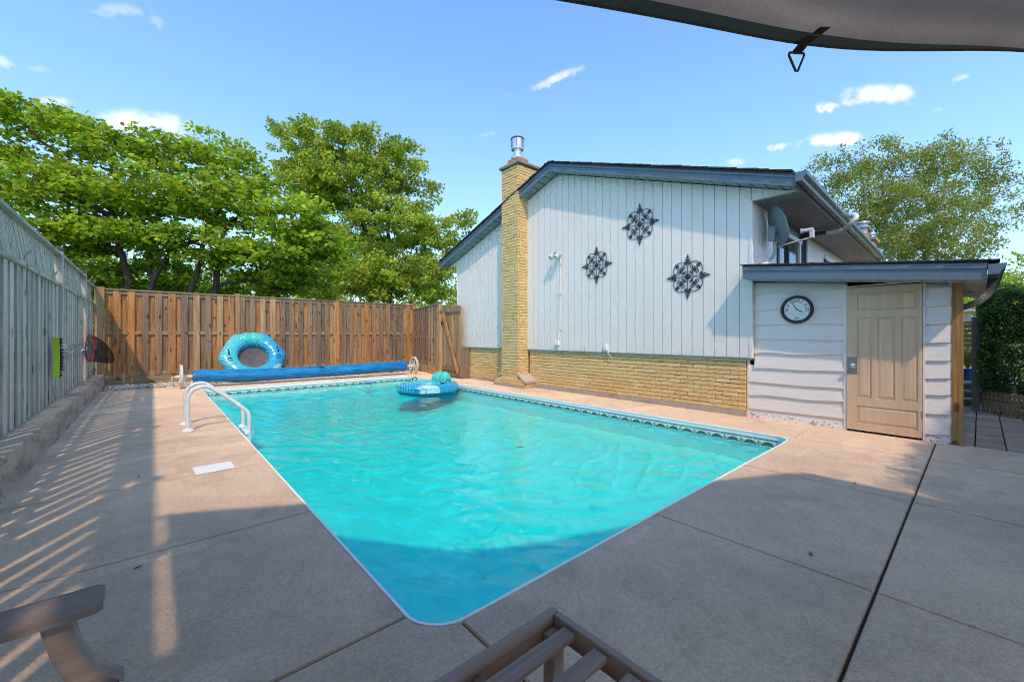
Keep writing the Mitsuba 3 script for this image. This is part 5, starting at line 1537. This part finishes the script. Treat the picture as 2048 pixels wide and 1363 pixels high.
for i, bl in enumerate(FAR):
    x, y, z, rh, rz = bl
    low_ = [bl, (x + .5, y - .6, z - 1.9, rh * 1.05, rz * 1.1), (x - .8, y, 1.2, rh, 1.2)]
    tree('far_tree', [[(x, y, 0), (x + .1, y, 2), (x, y, z)]], low_, 2.2, (.9, .9, .55), 34, .36, GR2, 40 + i,
         ['far tree beyond the trunks of the light green tree, second from the left', 'low far tree behind the first brown fence bay', 'far tree seen between the forked trunks', 'far tree right of the forked trunks', 'far tree above the leaning river tube', 'far tree behind the middle of the brown fence',
          'far tree left of the house gable, low behind the maple', 'far tree directly beside the house corner', 'leftmost far tree above the grey fence corner'][i], twig=.03, flat=.9)
rng = np.random.RandomState(77)
back_c = np.array([[rng.uniform(-70, 90), 62 + rng.uniform(-6, 6), rng.uniform(.5, 6.5)] for _ in range(420)] + [[70 + rng.uniform(-5, 5), rng.uniform(-40, 60), rng.uniform(.5, 6.0)] for _ in range(300)])
m, col = leaf_cloud(back_c, (2.2, 2.2, 1.5), 60, .8, GR2, rng, .9, .4)
tag(add('distant_woods', m, 'leaf_mat', color=col), 'distant line of trees closing the horizon', 'trees', kind='stuff')

# hedge on the raised bed, lattice skirt, post
rng = np.random.RandomState(31)
hx0, hx1, hy0, hy1, hz0, hz1 = 10.35, 12.2, -3.2, -.05, .36, 2.02
hc = []
for _ in range(2900):
    w_ = rng.randint(7)
    if w_ == 0: hc.append((rng.uniform(hx0, hx1), rng.uniform(hy0, hy1), hz1 + rng.uniform(-.05, .05)))
    elif w_ <= 2: hc.append((hx0 + rng.uniform(-.03, .08), rng.uniform(hy0, hy1), rng.uniform(hz0, hz1)))
    elif w_ <= 4: hc.append((hx0 + rng.uniform(.08, .5), rng.uniform(-1.7, hy1), rng.uniform(hz0, hz1)))
    else: hc.append((rng.uniform(hx0, hx1), hy1 + rng.uniform(-.08, .03), rng.uniform(hz0, hz1)))
hc = np.array(hc)
hc[:, 0] += .25 * np.clip((hc[:, 1] + .45) * 1.0, -.3, .4)
m, col = leaf_cloud(hc, (.09, .09, .09), 34, .045, GR5, rng, .9, .4)
add('hedge__foliage', m, 'leaf_mat', color=col)
topc = np.array([(rng.uniform(hx0, hx1), rng.uniform(hy0, hy1), hz1 + rng.uniform(.0, .10)) for _ in range(260)])
m, col = leaf_cloud(topc, (.09, .09, .05), 26, .055, [(.10, .2, .025), (.07, .16, .02)], rng, .8, .6)
add('hedge__new_growth', m, 'leaf_mat', color=col)
tag('hedge', 'clipped dark evergreen hedge above the lattice at the right edge', 'hedge')
lat0 = np.array([10.66, -.03]); lat1 = np.array([9.75, -.72])
ld = (lat1 - lat0); LL = np.linalg.norm(ld); ld /= LL
def latbox(s0, s1, d0, d1, z0, z1):
    n2 = np.array([ld[1], -ld[0]])
    c4 = [lat0 + ld * s0 + n2 * d0, lat0 + ld * s1 + n2 * d0, lat0 + ld * s1 + n2 * d1, lat0 + ld * s0 + n2 * d1]
    v = np.array([[*c, z0] for c in c4] + [[*c, z1] for c in c4])
    return trimesh.Trimesh(v, BF, process=False)
s = .0
while s < LL:
    add('lattice__slat', latbox(s, s + .038, 0, .008, .0, .36), 'lattice_mat'); s += .076
for z in np.arange(.0, .34, .076):
    add('lattice__slat', latbox(0, LL, .009, .016, z, z + .038), 'lattice_mat')
add('lattice__backing', latbox(0.01, LL, -.62, -.6, 0, .36), 'bed_board_mat')
tag('lattice', 'tan square lattice skirt under the hedge', 'lattice')
tag(add('garden_post', cbox(10.66, 10.76, .0, .10, -.05, 1.6, .004), 'grey_post_mat'), 'grey upright post at the left end of the hedge', 'post')
for i in range(3):
    z = .12 * (i + 1)
    add('garden_steps__tread', cbox(11.2 + i * .32, 11.9 + i * .32, .10, .9, z - .035, z, .004), 'step_mat')
    add('garden_steps__riser', box(11.25 + i * .32, 11.28 + i * .32, .10, .9, z - .12, z - .036), 'step_riser_mat')
tag('garden_steps', 'three pale steps rising behind the shed post', 'steps')
tag(add('upper_terrace', box(12.1, 18, -.6, 1.5, .2, .34), 'step_mat'), 'raised stone terrace above the steps', kind='structure')
px_, py_ = 12.75, .17
add('plant_pot__pot', lathe([(0, 0), (.10, 0), (.15, .12), (.19, .24), (.20, .25), (.18, .25), (.17, .22), (0, .2)], 24, (px_, py_, .34)), 'pot_mat', smooth=30)
rng = np.random.RandomState(4)
gb = []
for i in range(160):
    a = rng.rand() * 6.28; r = rng.uniform(.1, .32); hgt = rng.uniform(.25, .5)
    gb.append(tube([(px_, py_, .56), (px_ + .35 * r * math.cos(a), py_ + .35 * r * math.sin(a), .56 + hgt * .8), (px_ + r * math.cos(a), py_ + r * math.sin(a), .56 + hgt)], [.006, .005, .002], 3, False))
plain('straw_mat', (.30, .27, .10), .8)
add('plant_pot__grass', cat(gb), 'straw_mat')
tag('plant_pot', 'glazed blue pot with straw coloured grass on the terrace', 'plant pot')
for i in range(9):
    add('slat_screen__slat', box(16.2, 16.23, -.1, 1.6, .60 + i * .125, .60 + i * .125 + .095), 'dark_board_mat')
for yv in (-.08, .75, 1.5):
    add('slat_screen__post', box(16.235, 16.30, yv, yv + .07, .3, 1.75), 'dark_board_mat')
tag('slat_screen', 'dark horizontal slat screen behind the blue pot', 'screen')
add('garden_shelter__roof', box(13.8, 15.8, -.15, 1.6, 1.83, 1.88), 'awning_mat')
add('garden_shelter__beam', box(13.9, 13.96, -.1, 1.6, 1.60, 1.72), 'awning_mat')
add('garden_shelter__post', box(13.9, 13.98, 1.5, 1.58, .3, 1.6), 'grey_post_mat')
tag('garden_shelter', 'pale flat roofed garden shelter seen behind the downspout elbow', 'shelter')
tag(add('clothes_line', tube([(7.4, .25, 1.80), (9.2, -.04, 1.95), (12.0, -.55, 2.2)], .007, 5), 'wire_mat'), 'orange brown line strung from the shed post over the hedge', 'line')
bl2 = [(19.0, .5, 2.1, .9, .8), (18.5, -.3, 2.6, .9, .8), (20.0, .9, 1.2, 1.0, .9)]
tree('bush', [], bl2, 22, (.3, .3, .25), 46, .10, GR1, 15, 'bright green bush behind the dark slat screen', 'bush', flat=.8)

# trees of the neighbour behind the camera at the right: only their shade on the deck and door is in the picture
rng = np.random.RandomState(61)
hc = []
for _ in range(1700):
    w_ = rng.rand()
    hc.append((rng.uniform(3.5, 9.5), -1.75 - rng.rand() * .8, rng.uniform(.1, 2.95) if w_ < .7 else 2.95 + rng.uniform(-.25, .1)))
m, col = leaf_cloud(np.array(hc), (.22, .22, .22), 30, .09, GR5, rng, .9, .4)
add('cedar_hedge__foliage', m, 'leaf_mat', color=col)
tag('cedar_hedge', 'tall cedar hedge along the right of the deck, behind the viewer', 'hedge')
